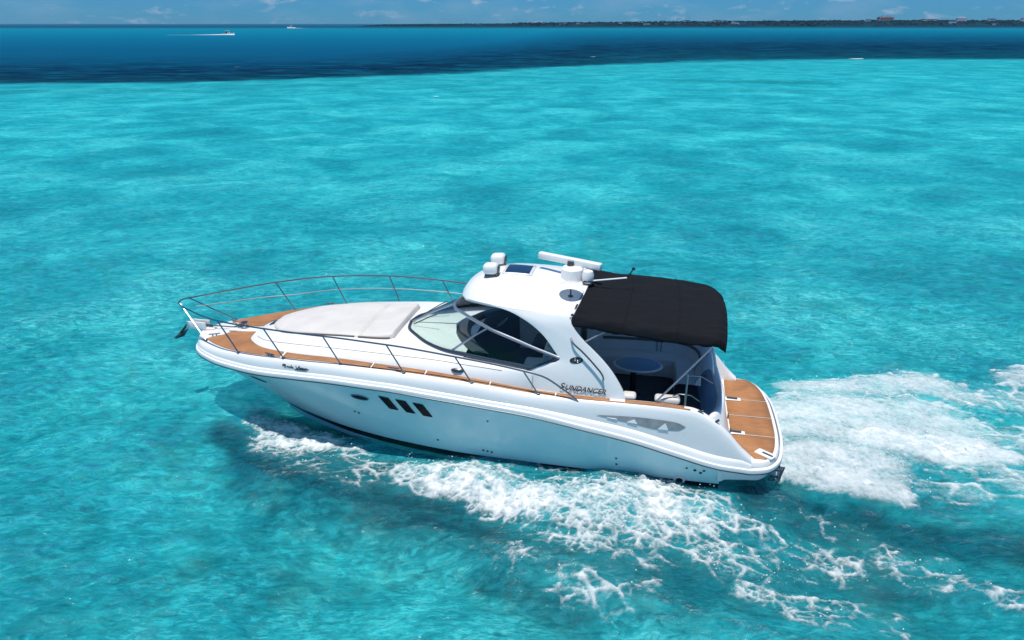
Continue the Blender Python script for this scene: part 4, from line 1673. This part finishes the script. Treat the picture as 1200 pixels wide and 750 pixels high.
def hull_oval(cx_, cz_, rx, rz, mat, name, parent, off=0.006, tilt=0.0, seg=28):
    m2 = MB()
    rows_ = []
    for rr in (0.02, 0.5, 1.0):
        rows_.append([tuple(hull_at(cx_ + rx * rr * math.cos(a) , cz_ + rz * rr * math.sin(a) + tilt * rx * rr * math.cos(a), off)) for a in np.linspace(0, 2 * math.pi, seg, endpoint=False)])
    m2.grid(rows_, close_v=True)
    return m2.build(name, mat, parent)


for k in range(3):
    dx = -0.325 * k
    dz = -0.028 * k
    w = hull_patch([(7.425 + dx, 1.385 + dz), (7.245 + dx, 1.385 + dz - 0.015), (7.10 + dx, 1.10 + dz), (7.265 + dx, 1.11 + dz)], M['dark_glass'], 'hull_window', hull, 0.007)
    m2 = MB()
    cor = [(7.425 + dx, 1.385 + dz), (7.245 + dx, 1.385 + dz - 0.015), (7.10 + dx, 1.10 + dz), (7.265 + dx, 1.11 + dz)]
    ring = []
    for i in range(4):
        a, b = np.array(cor[i]), np.array(cor[(i + 1) % 4])
        for q in np.linspace(0, 1, 6, endpoint=False):
            ring.append(tuple(hull_at(*(a + (b - a) * q), 0.006)))
    ring.append(ring[0])
    m2.tube(ring, 0.009, 6, cap=False)
    m2.build('window_frame', M['black_rubber'], w)
o1 = hull_oval(7.83, 1.275, 0.175, 0.055, M['dark_glass'], 'porthole', hull, 0.007, 0.06)
m2 = MB()
m2.tube([tuple(hull_at(7.83 + 0.175 * math.cos(a), 1.275 + 0.055 * math.sin(a) + 0.06 * 0.175 * math.cos(a), 0.006)) for a in np.linspace(0, 2 * math.pi, 30)], 0.010, 6, cap=False)
m2.build('porthole_frame', M['steel'], o1)
hull_oval(10.15, 1.17, 0.20, 0.045, M['dark_glass'], 'porthole', hull, 0.007, 0.16)
for X, z_, r_ in ((8.06, 0.83, .022), (7.98, 0.81, .022), (6.42, 0.46, .022), (5.41, 1.10, .018), (5.55, 0.36, .022), (5.47, 0.35, .022), (5.39, 0.34, .022),
                  (3.13, 0.56, .02), (3.12, 0.42, .02), (1.92, 0.52, .02), (1.78, 0.49, .026), (1.68, 0.44, .026), (1.63, 0.50, .022)):
    hull_oval(X, z_, r_, r_, M['black_rubber'], 'drain_fitting', hull, 0.008, 0, 12)
# exhaust outlet near the stern
hull_oval(2.02, 0.20, 0.10, 0.10, M['gelcoat'], 'exhaust_outlet', hull, 0.012, 0, 20)
hull_oval(2.02, 0.20, 0.06, 0.06, M['black_rubber'], 'exhaust_bore', hull, 0.020, 0, 20)


# intake recess in the aft bulwark, with two fins
def gun_at(x, q, off=0.0):
    """point on the port bulwark: q 0 ledge .. 1 teak edge"""
    pts = gun_pts(x)[3:]
    ys2 = [p[0] for p in pts]
    zs2 = [p[1] for p in pts]
    u = q * (len(pts) - 1)
    i = min(int(u), len(pts) - 2)
    f_ = u - i
    return (x, ys2[i] + (ys2[i + 1] - ys2[i]) * f_ + off, zs2[i] + (zs2[i + 1] - zs2[i]) * f_)


for sg in (1, -1):
    mb = MB()
    rows = []
    tops = pchip([2.00, 2.14, 2.4, 2.9, 3.5], [1.32, 1.385, 1.42, 1.445, 1.43])
    bots = pchip([2.00, 2.14, 2.4, 2.9, 3.5], [1.32, 1.245, 1.245, 1.325, 1.425])

    def bul(x, z_, off):
        pts = gun_pts(x)
        zz = [p[1] for p in pts]
        yy = [p[0] for p in pts]
        return (x, sg * (float(np.interp(z_, zz, yy)) + off), z_)
    for x in np.linspace(2.0, 3.5, 40):
        rows.append([bul(x, float(bots(x)) + (float(tops(x)) - float(bots(x))) * q, 0.006) for q in np.linspace(0, 1, 5)])
    mb.grid(rows)
    vent = mb.build('air_intake', M['grey_recess'], deck)
    for x in (2.34, 2.86, 3.2):
        mb = MB()
        a, b, c_ = bul(x - 0.0, float(tops(x)) - 0.045, 0.012), bul(x - 0.05, float(bots(x)) + 0.006, 0.018), bul(x + 0.12, float(bots(x + 0.12)) + 0.006, 0.014)
        a2, b2, c2 = [(p[0], p[1] - sg * 0.012, p[2]) for p in (a, b, c_)]
        mb.add([a, b, c_, a2, b2, c2], [(0, 1, 2), (5, 4, 3), (0, 3, 4, 1), (1, 4, 5, 2), (2, 5, 3, 0)])
        mb.build('intake_fin', M['gelcoat'], vent, smooth=False)

# boat name in script on the bow flare: thin joined strokes
def flare_pt(x, q, off):
    pts = gun_pts(x)
    zz = [p[1] for p in pts]
    yy = [p[0] for p in pts]
    zt = zz[2] + (zz[-1] - zz[2]) * q
    return (x, float(np.interp(zt, zz, yy)) + off, zt)


mb = MB()
st = [[(0.00, .55), (0.02, .95), (0.07, .95), (0.08, .70), (0.03, .62), (0.09, .35)], [(0.11, .40), (0.13, .65), (0.15, .40), (0.17, .62), (0.19, .38), (0.21, .60)],
      [(0.22, .95), (0.22, .40), (0.26, .62), (0.24, .50), (0.28, .36)],
      [(0.33, .90), (0.36, .25), (0.42, .92)], [(0.42, .35), (0.44, .58), (0.46, .34), (0.48, .58), (0.50, .34), (0.52, .55), (0.54, .34), (0.58, .55), (0.60, .36), (0.64, .42)],
      [(0.30, .12), (0.45, .18), (0.60, .14), (0.50, .06), (0.36, .05)]]
for ln in st:
    P2 = smooth_path(ln, 5 * len(ln))
    mb.tube([flare_pt(9.36 - u * 0.88, 0.22 + 0.42 * w_, 0.006) for u, w_ in P2], 0.0075, 5)
mb.build('script_name', M['letter'], hull)
# registration decal and small side lamp
mb = MB()
mb.lathe([(0.0, 0.03), (0.03, 0.028), (0.05, 0.0)], (0, 0, 0), 'Y', 14)
nl = mb.build('side_lamp', M['dark_steel'], deck)
nl.location = (6.0, 1.60, 1.93)
nl.scale = (2.4, 1, 0.9)

# pinstripe moulded along the side of the trunk
for sg in (1, -1):
    mb = MB()
    pts = []
    for x in np.linspace(5.2, 10.45, 70):
        ye, ze = float(EY(x)), float(EZ(x))
        yi = min(ye, float(IY(x)))
        zi = ze + 0.012
        ty, tz = min(float(TY(x)), yi), float(TZ(x))
        q = 0.6
        pts.append((x, sg * (yi + (ty - yi) * (q ** 1.3)), zi + (tz - zi) * (1 - (1 - q) ** 1.7)))
    mb.tube(pts, 0.006, 5)
    mb.build('pinstripe', M['tan_vinyl'], deck)

# ---- foredeck: sun pad (rests on the deck, lifts off)
pad = empty('sun_pad', (0, 0, 0))
pad.matrix_world = Matrix.Translation((BX, BY, 0)) @ Matrix.Rotation(math.pi - PSI, 4, 'Z')
tag(pad, 'off-white quilted sun pad lying on the foredeck ahead of the windshield', 'sun pad')
PW = pchip([7.40, 7.55, 7.8, 8.6, 9.4, 9.8, 10.05, 10.2, 10.26], [0.80, 0.88, 0.90, 0.86, 0.76, 0.62, 0.44, 0.22, 0.0])


def deck_z(x, y_):
    ty, tz, cz = float(TY(x)), float(TZ(x)), max(float(CZ(x)), float(TZ(x)))
    return tz + (cz - tz) * (1 - min(1, abs(y_) / ty) ** 2.4)


def pad_piece(x0, x1, hfun, name, mat):
    rows_t_, rows_b_ = [], []
    xs_ = np.linspace(x0, x1, 42)
    vv = np.concatenate([[-1.0, -0.985, -0.95], np.linspace(-0.88, 0.88, 23), [0.95, 0.985, 1.0]])
    for x in xs_:
        w_ = float(PW(x))
        rt, rb = [], []
        ef = min(1.0, math.sqrt(max(0, (x - x0) / 0.05 * (2 - (x - x0) / 0.05))) if x - x0 < 0.05 else 1.0, math.sqrt(max(0, (x1 - x) / 0.05 * (2 - (x1 - x) / 0.05))) if x1 - x < 0.05 else 1.0)
        for v in vv:
            e = (1 - abs(v)) / 0.10
            q = ef * (1.0 if e >= 1 else math.sqrt(max(0, e * (2 - e))))
            y_ = v * w_
            wr = 0.008 * float(fbm(np.array([x * 2.2]), np.array([y_ * 3.0]), 4, 8)[0])
            seam = -0.010 * math.exp(-((abs(y_) - 0.30) / 0.018) ** 2)
            rt.append((x, y_, deck_z(x, y_) + 0.006 + q * (hfun(x) + wr + seam)))
            rb.append((x, y_, deck_z(x, y_) + 0.004))
        rows_t_.append(rt)
        rows_b_.append(rb)
    m2 = MB()
    m2.grid(rows_t_)
    m2.grid(rows_b_)
    return m2.build(name, mat, pad, sharp=60)


pad_piece(8.085, 10.24, lambda x: 0.05, 'cushion', M['pad'])
pad_piece(7.42, 8.075, lambda x: 0.05 + 0.06 * max(0, (8.05 - x) / 0.6) ** 1.6, 'headrest', M['pad'])
m2 = MB()
m2.tube([(x, float(PW(x)) * 1.003, deck_z(x, float(PW(x))) + 0.022) for x in np.linspace(8.2, 9.9, 24)], 0.012, 6)
m2.tube([(x, float(PW(x)) * 1.003, deck_z(x, float(PW(x))) + 0.022) for x in np.linspace(7.5, 8.12, 10)], 0.018, 6)
m2.build('piping', M['tan_vinyl'], pad)

# ---- bow gear
mb = MB()
mb.box((10.98, 0.0, 1.70), (0.66, 0.28, 0.03), bev=0.012)
lk = mb.build('anchor_locker', M['gelcoat'], yacht)
mb = MB()
mb.lathe([(0.085, 1.70), (0.085, 1.75), (0.05, 1.77), (0.05, 1.82), (0.075, 1.84), (0.0, 1.855)], (11.02, -0.02, 0))
mb.box((11.08, -0.02, 1.74), (0.16, 0.12, 0.07), bev=0.02)
mb.build('windlass', M['steel'], yacht)
mb = MB()
mb.box((12.0, 0.0, 1.655), (0.62, 0.16, 0.05), bev=0.02)
for sg in (1, -1):
    mb.box((12.08, sg * 0.075, 1.73), (0.44, 0.024, 0.15), bev=0.01)
mb.lathe([(0.05, -0.075), (0.035, 0.0), (0.05, 0.075)], (12.26, 0, 1.70), 'Y', 14)
mb.build('anchor_roller', M['gelcoat'], yacht)
mb = MB()
mb.tube([(11.75, 0, 1.715), (12.24, 0, 1.745), (12.34, 0, 1.70), (12.58, 0, 1.44)], 0.026, 8)
mb.add([(12.36, 0.0, 1.56), (12.50, 0.20, 1.48), (12.66, 0.05, 1.36), (12.70, 0.0, 1.32), (12.66, -0.05, 1.36), (12.50, -0.20, 1.48), (12.46, 0, 1.42)],
       [(0, 1, 2, 6), (0, 6, 4, 5), (2, 3, 6), (6, 3, 4), (0, 5, 4, 3, 2, 1)])
mb.tube([(12.52, -0.24, 1.48), (12.52, 0.24, 1.48)], 0.016, 6)
mb.build('anchor', M['dark_steel'], yacht, sharp=20)
mb = MB()
ch = smooth_path([(11.04, -0.02, 1.80), (11.3, 0.0, 1.72), (11.75, 0, 1.72)], 20)
mb.tube(ch, 0.014, 6)
mb.build('anchor_chain', M['dark_steel'], yacht)


def cleat(x, y_, z_, rz):
    m2 = MB()
    rm = Matrix.Rotation(rz, 3, 'Z')
    c_ = Vector((x, y_, z_))
    m2.tube([tuple(c_ + rm @ Vector((-0.11, 0, 0.055))), tuple(c_ + rm @ Vector((-0.05, 0, 0.05))), tuple(c_ + rm @ Vector((0.05, 0, 0.05))), tuple(c_ + rm @ Vector((0.11, 0, 0.055)))], 0.013, 8)
    for d_ in (-0.035, 0.035):
        m2.tube([tuple(c_ + rm @ Vector((d_, 0, 0))), tuple(c_ + rm @ Vector((d_, 0, 0.05)))], 0.014, 8)
    return m2.build('cleat', M['steel'], yacht)


cleat(11.48, 0.38, 1.65, 0.5)
cleat(11.48, -0.38, 1.65, -0.5)
for x, rz in ((9.7, 0.3), (7.15, 0.08)):
    for sg in (1, -1):
        cleat(x, sg * (float(EY(x)) - 0.03), float(EZ(x)), -sg * rz)
mb = MB()
mb.box((10.30, 0.0, 1.90), (0.16, 0.22, 0.03), Matrix.Rotation(R(18), 3, 'Y'), bev=0.01)
mb.build('deck_hinge', M['dark_steel'], yacht)

# ---- bow rail
stan_b = [(11.55, 0.585, 1.635), (10.47, 1.20, 1.72), (9.37, 1.50, 1.83), (8.17, 1.655, 1.885), (6.94, 1.755, 1.87), (5.70, 1.775, 1.80), (4.52, 1.775, 1.69)]
stan_t = [(12.30, 0.17, 2.23), (10.84, 1.17, 2.345), (9.67, 1.56, 2.43), (8.42, 1.75, 2.455), (7.22, 1.80, 2.41), (5.98, 1.81, 2.29), (4.78, 1.80, 2.12)]
fwd = [(12.40, 0.0, 2.235), (12.38, 0.10, 2.235), (12.28, 0.22, 2.235), (11.75, 0.62, 2.27)]
aft_l = [(4.45, 1.80, 2.05), (4.15, 1.80, 1.88), (3.86, 1.795, 1.66), (3.80, 1.79, 1.60)]
for sg in (1, -1):
    mb = MB()
    pl = fwd + stan_t[1:] + aft_l
    P2 = smooth_path(pl, 120)
    mb.tube([(p[0], sg * p[1], p[2]) for p in P2], 0.0165, 8)
    rail = mb.build('bow_rail', M['steel'], yacht)
    for b, t_ in zip(stan_b, stan_t):
        mb = MB()
        mb.tube([(b[0], sg * b[1], b[2]), (t_[0], sg * t_[1], t_[2])], 0.0135, 8)
        mb.lathe([(0.035, 0), (0.03, 0.014), (0.016, 0.02)], (b[0], sg * b[1], b[2] + 0.004), seg=12)
        mb.build('stanchion', M['steel'], rail)
    if sg < 0:
        mb = MB()
        mids = [(12.18, -0.18, 2.05)] + [(b[0] + (t_[0] - b[0]) * 0.52, sg * (b[1] + (t_[1] - b[1]) * 0.52), b[2] + (t_[2] - b[2]) * 0.52) for b, t_ in list(zip(stan_b, stan_t))[1:6]]
        mb.tube(smooth_path(mids, 60), 0.011, 6)
        mb.build('mid_rail', M['steel'], rail)

# ---- bimini canvas aft of the hardtop
mb = MB()
rows = []
U = np.linspace(0, 1, 90)
V = np.linspace(-1, 1, 97)
for u in U:
    x = 4.06 - 2.62 * u
    zc = 3.19 - 0.15 * u - 0.05 * u * u
    hw = 1.41 + 0.03 * math.sin(math.pi * u)
    if u > 0.86:
        hw -= 0.13 * ((u - 0.86) / 0.14) ** 2
    r = []
    for v in V:
        a = abs(v)
        xx = x - 0.20 * (1 - v * v) * (1 - u) ** 2 - 0.06 * u * (1 - v * v)
        if a < 0.86:
            y_ = v / 0.86 * (hw - 0.09)
            z_ = zc - 0.17 * (a / 0.86) ** 2.2 - 0.02 * u
        else:
            q = (a - 0.86) / 0.14
            y_ = math.copysign(hw - 0.09 + 0.09 * math.sin(q * math.pi / 2), v)
            z_ = zc - 0.17 - 0.02 * u - 0.19 * (1 - math.cos(q * math.pi / 2)) * (1 + 0.0 * u)
        # sag between the bows and pulled wrinkles
        sag = -0.035 * abs(math.sin(math.pi * 2 * u)) * (1 - a ** 4)
        wr = (0.06 + 0.05 * a) * float(fbm(np.array([u * 2.2 + 1.2 * v]), np.array([v * 6.0 + 3.0 * u]), 5, 14, 0.6)[0]) + 0.02 * float(ridged(np.array([u * 1.6 + 2.0 * v]), np.array([v * 7.0 - 4.0 * u]), 3, 15)[0]) - 0.01
        wr2 = -0.045 * math.exp(-((v - 0.80 + 0.25 * u) / 0.035) ** 2) * max(0, 1 - u * 2.6) - 0.035 * math.exp(-((v - 0.62 + 0.5 * u) / 0.03) ** 2) * max(0, 1 - u * 2.2)
        if u > 0.93:
            z_ -= 0.11 * ((u - 0.93) / 0.07) ** 1.6
        r.append((xx, y_, z_ + sag + wr + wr2))
    rows.append(r)
mb.grid(rows)
seam_rows = [rows[k] for k in (30, 61)]
canv = mb.build('bimini_canvas', M['canvas'], yacht, sharp=60)
for sr in seam_rows:
    m_ = MB()
    m_.tube([(p[0], p[1], p[2] + 0.004) for p in sr], 0.010, 5)
    m_.build('canvas_seam', M['canvas'], canv)
solidify(canv, 0.006)
mb = MB()
for ridx in (0, 1):
    mb.tube([(p[0] + 0.02, p[1], p[2] + 0.012) for p in rows[0]], 0.016, 6)
mb.build('canvas_hem', M['black_rubber'], canv)
for sg in (1, -1):
    for a_, b_, r_ in (((2.52, 1.62, 1.67), (1.66, 1.40, 2.66), 0.016), ((3.78, 1.46, 2.60), (3.45, 1.36, 2.78), 0.014)):
        mb = MB()
        mb.tube([(a_[0], sg * a_[1], a_[2]), (b_[0], sg * b_[1], b_[2])], r_, 8)
        mb.build('bimini_pole', M['alloy'], yacht)
mb = MB()
mb.tube([(2.04, 1.60, 1.63), (2.04, 1.585, 2.20)], 0.016, 8)
mb.tube([(2.04, 1.585, 2.18), (1.80, 1.30, 2.05), (1.55, 0.9, 1.75)], 0.006, 6)
mb.build('stern_post', M['steel'], yacht)
mb = MB()
mb.tube([(2.25, 1.52, 1.75), (2.15, 1.53, 1.80), (1.95, 1.53, 1.79), (1.80, 1.54, 1.70)], 0.010, 6)
mb.build('coaming_rail', M['steel'], yacht)
# ================================================================== FAR SMALL BOATS
def far_boat(name, x, y, L, heading, label, wake_len, group=None):
    root = empty(name, (x, y, 0.05), heading)
    tag(root, label, 'motorboat', group)
    k = L / 9.0
    mb_ = MB()
    rows_ = []
    for s_ in np.linspace(0, 1, 14):
        xx = (-4.5 + 9.0 * s_) * k
        w_ = 1.35 * k * (1 - max(0, (s_ - 0.35) / 0.65) ** 2.2)
        zt = (0.85 + 0.55 * s_ ** 2) * k
        rows_.append([(xx, -w_, zt), (xx, -w_ * 0.82, 0.0), (xx, 0, -0.2 * k), (xx, w_ * 0.82, 0.0), (xx, w_, zt)])
    mb_.grid(rows_)
    mb_.add(rows_[0], [(0, 1, 2, 3, 4)])
    deckr = [[(r[0][0], -abs(r[0][1]) + 2 * abs(r[0][1]) * q, r[0][2] - 0.05 * k) for q in (0, .5, 1)] for r in rows_]
    mb_.grid(deckr)
    h = mb_.build('hull', M['gelcoat'], root)
    mb_ = MB()
    mb_.box((0.4 * k, 0, 1.35 * k), (1.8 * k, 1.5 * k, 0.9 * k), bev=0.15 * k)
    mb_.build('cabin', M['gelcoat'], root)
    mb_ = MB()
    mb_.box((-0.3 * k, 0, 2.75 * k), (3.0 * k, 2.0 * k, 0.14 * k), bev=0.05 * k)
    for sx in (-1.5, 0.9):
        for sy in (-0.85, 0.85):
            mb_.tube([(sx * k, sy * k, 0.8 * k), (sx * k * 0.9, sy * k, 2.7 * k)], 0.05 * k, 6)
    mb_.build('canopy', M['gelcoat'], root)
    mb_ = MB()
    mb_.box((-1.2 * k, 0, 1.5 * k), (1.6 * k, 1.4 * k, 1.3 * k), bev=0.2 * k)
    mb_.build('seat_block', M['navy_vinyl'], root)
    mb_ = MB()
    mb_.box((-4.7 * k, 0, 0.7 * k), (0.6 * k, 0.6 * k, 1.3 * k), bev=0.15 * k)
    mb_.build('outboard_motor', M['dash'], root)
    return root


def far_foam(name, pts_half, x, y, heading, label, hgt=0.5):
    """thin wake behind a far boat: list of (dist behind, half width)"""
    ch, sh = math.cos(heading), math.sin(heading)
    gy = np.linspace(-1, 1, 13)
    rows_, vals = [], []
    for d_, w_ in pts_half:
        for q in gy:
            jit = 1 + 0.25 * math.sin(d_ * 0.31 + q * 5)
            lx, ly = -d_, q * w_ * jit
            rows_.append((x + lx * ch - ly * sh, y + lx * sh + ly * ch, 0.03 + hgt * (1 - abs(q)) * max(0, 1 - abs(d_) / 30)))
            vals.append((1 - abs(q) ** 3) * (1.15 - 0.8 * d_ / pts_half[-1][0]))
    fs_ = []
    m_ = len(gy)
    for i in range(len(pts_half) - 1):
        for j in range(m_ - 1):
            fs_.append((i * m_ + j, i * m_ + j + 1, (i + 1) * m_ + j + 1, (i + 1) * m_ + j))
    me_ = bpy.data.meshes.new(name)
    me_.from_pydata(rows_, [], fs_)
    a_ = me_.attributes.new('foam', 'FLOAT', 'POINT')
    a_.data.foreach_set('value', np.array(vals, np.float32))
    me_.shade_smooth()
    me_.materials.append(FOAM)
    o = bpy.data.objects.new(name, me_)
    COL.objects.link(o)
    return tag(o, label, 'foam', kind='stuff')


h1 = R(4)
far_boat('speedboat', -210.5, 596, 9.5, h1, 'small white speedboat with a dark helm crossing the blue reef band at upper left', 60)
far_foam('speedboat_wake', [(d_, 1.2 + 0.05 * d_) for d_ in np.linspace(-5, 44, 30)], -210.5, 595, h1, 'white straight wake behind the small speedboat')
h2 = R(182)
far_boat('cabin_cruiser', -424, 1550, 17, h2, 'tiny white cabin cruiser almost on the horizon, upper left of centre', 60)
far_foam('cruiser_wake', [(d_, 3 + 0.04 * d_) for d_ in np.linspace(-8, 40, 20)], -424, 1548, h2, 'white wake of the tiny cruiser near the horizon')
# whitecaps breaking on the reef edge
for i, (x, y, L_) in enumerate(((80.6, 186.2, 3.6), (20.0, 197, 1.2), (-8.6, 88.0, 0.7), (-52, 150, 1.0), (8.6, 16.2, 0.16))):
    if L_ < 0.5:
        continue
    far_foam('whitecap', [(d_, 0.25 * L_ * math.sin(math.pi * min(0.97, max(0.05, (d_ + L_ * .5) / L_)))) for d_ in np.linspace(-L_ / 2, L_ / 2, 12)], x, y, R(6), 'small white breaker on the %s' % ['reef edge at right', 'reef edge beyond the hardtop', 'pale sand shelf', 'dark reef at left', ''][i], 0.02 * L_)

# ================================================================== ISLAND ON THE HORIZON
Y0 = 2350.0
mat_land = pmat('distant scrub land', (0.006, 0.028, 0.038), 1.0, spec=0.0, var=0.4, vscale=0.02)
mat_tree = pmat('distant tree canopy', (0.005, 0.024, 0.030), 1.0, spec=0.0, var=0.5, vscale=0.05)
LH = pchip([-470, -400, -300, -60, 120, 320, 640, 1000, 1300, 1700, 2300], [0.5, 5.0, 6.5, 8.0, 9.5, 11.0, 13.5, 15.5, 16.5, 16.0, 15.5])
xs_l = np.linspace(-470, 2300, 280)
rows = []
for x in xs_l:
    h = float(LH(x)) + 1.6 * float(fbm(np.array([x / 60.0]), np.array([0.3]), 4, 3)[0])
    h = max(0.3, h)
    r = []
    for dy, f_ in ((-30, -0.1), (0, 0.10), (25, 0.45), (70, 0.85), (150, 1.0), (300, 0.9), (600, 0.3), (900, -0.1)):
        r.append((x, Y0 + dy + 40 * float(fbm(np.array([x / 200.0]), np.array([7.3]), 3, 4)[0]), h * f_ if f_ > 0 else -1.0))
    rows.append(r)
mb = MB()
mb.grid(rows)
isl = mb.build('island_terrain', mat_land, None)
tag(isl, 'low dark green island stretching along the horizon', 'island', kind='structure')
# woods on the island: one mass of small clumps
mb = MB()
for i in range(2600):
    x = random.uniform(-440, 2250)
    dy = random.uniform(10, 260)
    h = float(LH(x))
    z0 = h * float(np.interp(dy, [0, 25, 70, 150, 300], [0.1, 0.45, 0.85, 1.0, 0.9])) - 0.5
    s_ = random.uniform(2.0, 5.0) * (0.5 if x < 0 else 1.0)
    bm = bmesh.new()
    bmesh.ops.create_icosphere(bm, subdivisions=1, radius=1.0)
    for v in bm.verts:
        v.co = Vector((v.co.x * s_ * random.uniform(0.8, 1.5), v.co.y * s_, v.co.z * s_ * random.uniform(0.45, 0.9)))
    bmesh.ops.translate(bm, verts=bm.verts, vec=Vector((x, Y0 + dy, z0 + s_ * 0.25)))
    mb.from_bm(bm)
wood = mesh_obj('island_woods', mb.v, mb.f, mat_tree, None, smooth=False)
tag(wood, 'dark scrub woods covering the low island', 'woods', kind='stuff')
# buildings
mats_b = [pmat('white render', (0.80, 0.80, 0.78), 0.8, var=0.06, vscale=0.2), pmat('pale pink render', (0.33, 0.27, 0.26), 0.8, var=0.06, vscale=0.2),
          pmat('grey concrete', (0.28, 0.29, 0.30), 0.8, var=0.08, vscale=0.2)]
win = pmat('far window glass', (0.02, 0.03, 0.04), 0.2)


def building(x, dy, w, d, h, mi, label, group, steps=0):
    z0 = float(LH(x)) * float(np.interp(dy, [0, 25, 70, 150, 300], [0.1, 0.45, 0.85, 1.0, 0.9])) - 1.0
    root = empty('island_building', (x, Y0 + dy, z0))
    tag(root, label, 'building', group)
    mb_ = MB()
    mb_.box((0, 0, h / 2), (w, d, h))
    for k in range(steps):
        mb_.box(((k - (steps - 1) / 2) * w / steps, 0.3, h + 1.2 + (k % 2) * 1.2), (w / steps * 0.7, d * 0.7, 2.4 + (k % 2) * 2.4))
    wl = mb_.build('wall', mats_b[mi], root, smooth=False)
    mb_ = MB()
    mb_.box((0, 0, h + 0.25), (w + 0.8, d + 0.8, 0.4))
    mb_.build('roof', mats_b[(mi + 2) % 3], root, smooth=False)
    nf = max(1, int(h / 3.2))
    for f_ in range(nf):
        mb_ = MB()
        mb_.box((0, -d / 2 - 0.02, 1.7 + f_ * 3.2), (w * 0.86, 0.12, 1.2))
        mb_.build('window_row', win, root, smooth=False)


building(1140, 120, 44, 18, 12, 1, 'large pinkish stepped hotel, the tallest block on the island skyline', None, 5)
building(1355, 90, 26, 14, 9, 0, 'wide white hotel on the island right of the pinkish stepped hotel', None, 2)
building(1560, 100, 30, 14, 10, 0, 'bright white long building on the island ridge far right of the pinkish hotel', None, 3)
for i in range(46):
    x = random.uniform(-200, 2150)
    if -60 < x - 1140 < 60:
        continue
    sc = 0.55 + 0.45 * min(1, max(0, x / 700.0))
    building(x, random.uniform(12, 150), random.uniform(9, 24) * sc, 10 * sc, random.uniform(4, 8.5) * sc, random.choice((0, 0, 0, 0, 1)),
             'small pale low-rise house among the trees of the far island', 'houses on the far island')

# ================================================================== AIR
hz = mesh_obj('haze', [], [], None)
bm = bmesh.new()
bmesh.ops.create_cube(bm, size=1.0)
bmesh.ops.scale(bm, vec=Vector((12000, 9000, 60)), verts=bm.verts)
bmesh.ops.translate(bm, vec=Vector((0, 4000, 28)), verts=bm.verts)
bm.to_mesh(hz.data)
bm.free()
hm = bpy.data.materials.new('sea haze')
hm.use_nodes = True
hm.node_tree.nodes.clear()
ho = node(hm.node_tree, 'ShaderNodeOutputMaterial')
hv = node(hm.node_tree, 'ShaderNodeVolumePrincipled')
hv.inputs['Color'].default_value = (0.35, 0.65, 0.95, 1)
hv.inputs['Density'].default_value = HAZE
link(hm.node_tree, hv.outputs[0], ho.inputs['Volume'])
hz.data.materials.append(hm)
hz['kind'] = 'stuff'
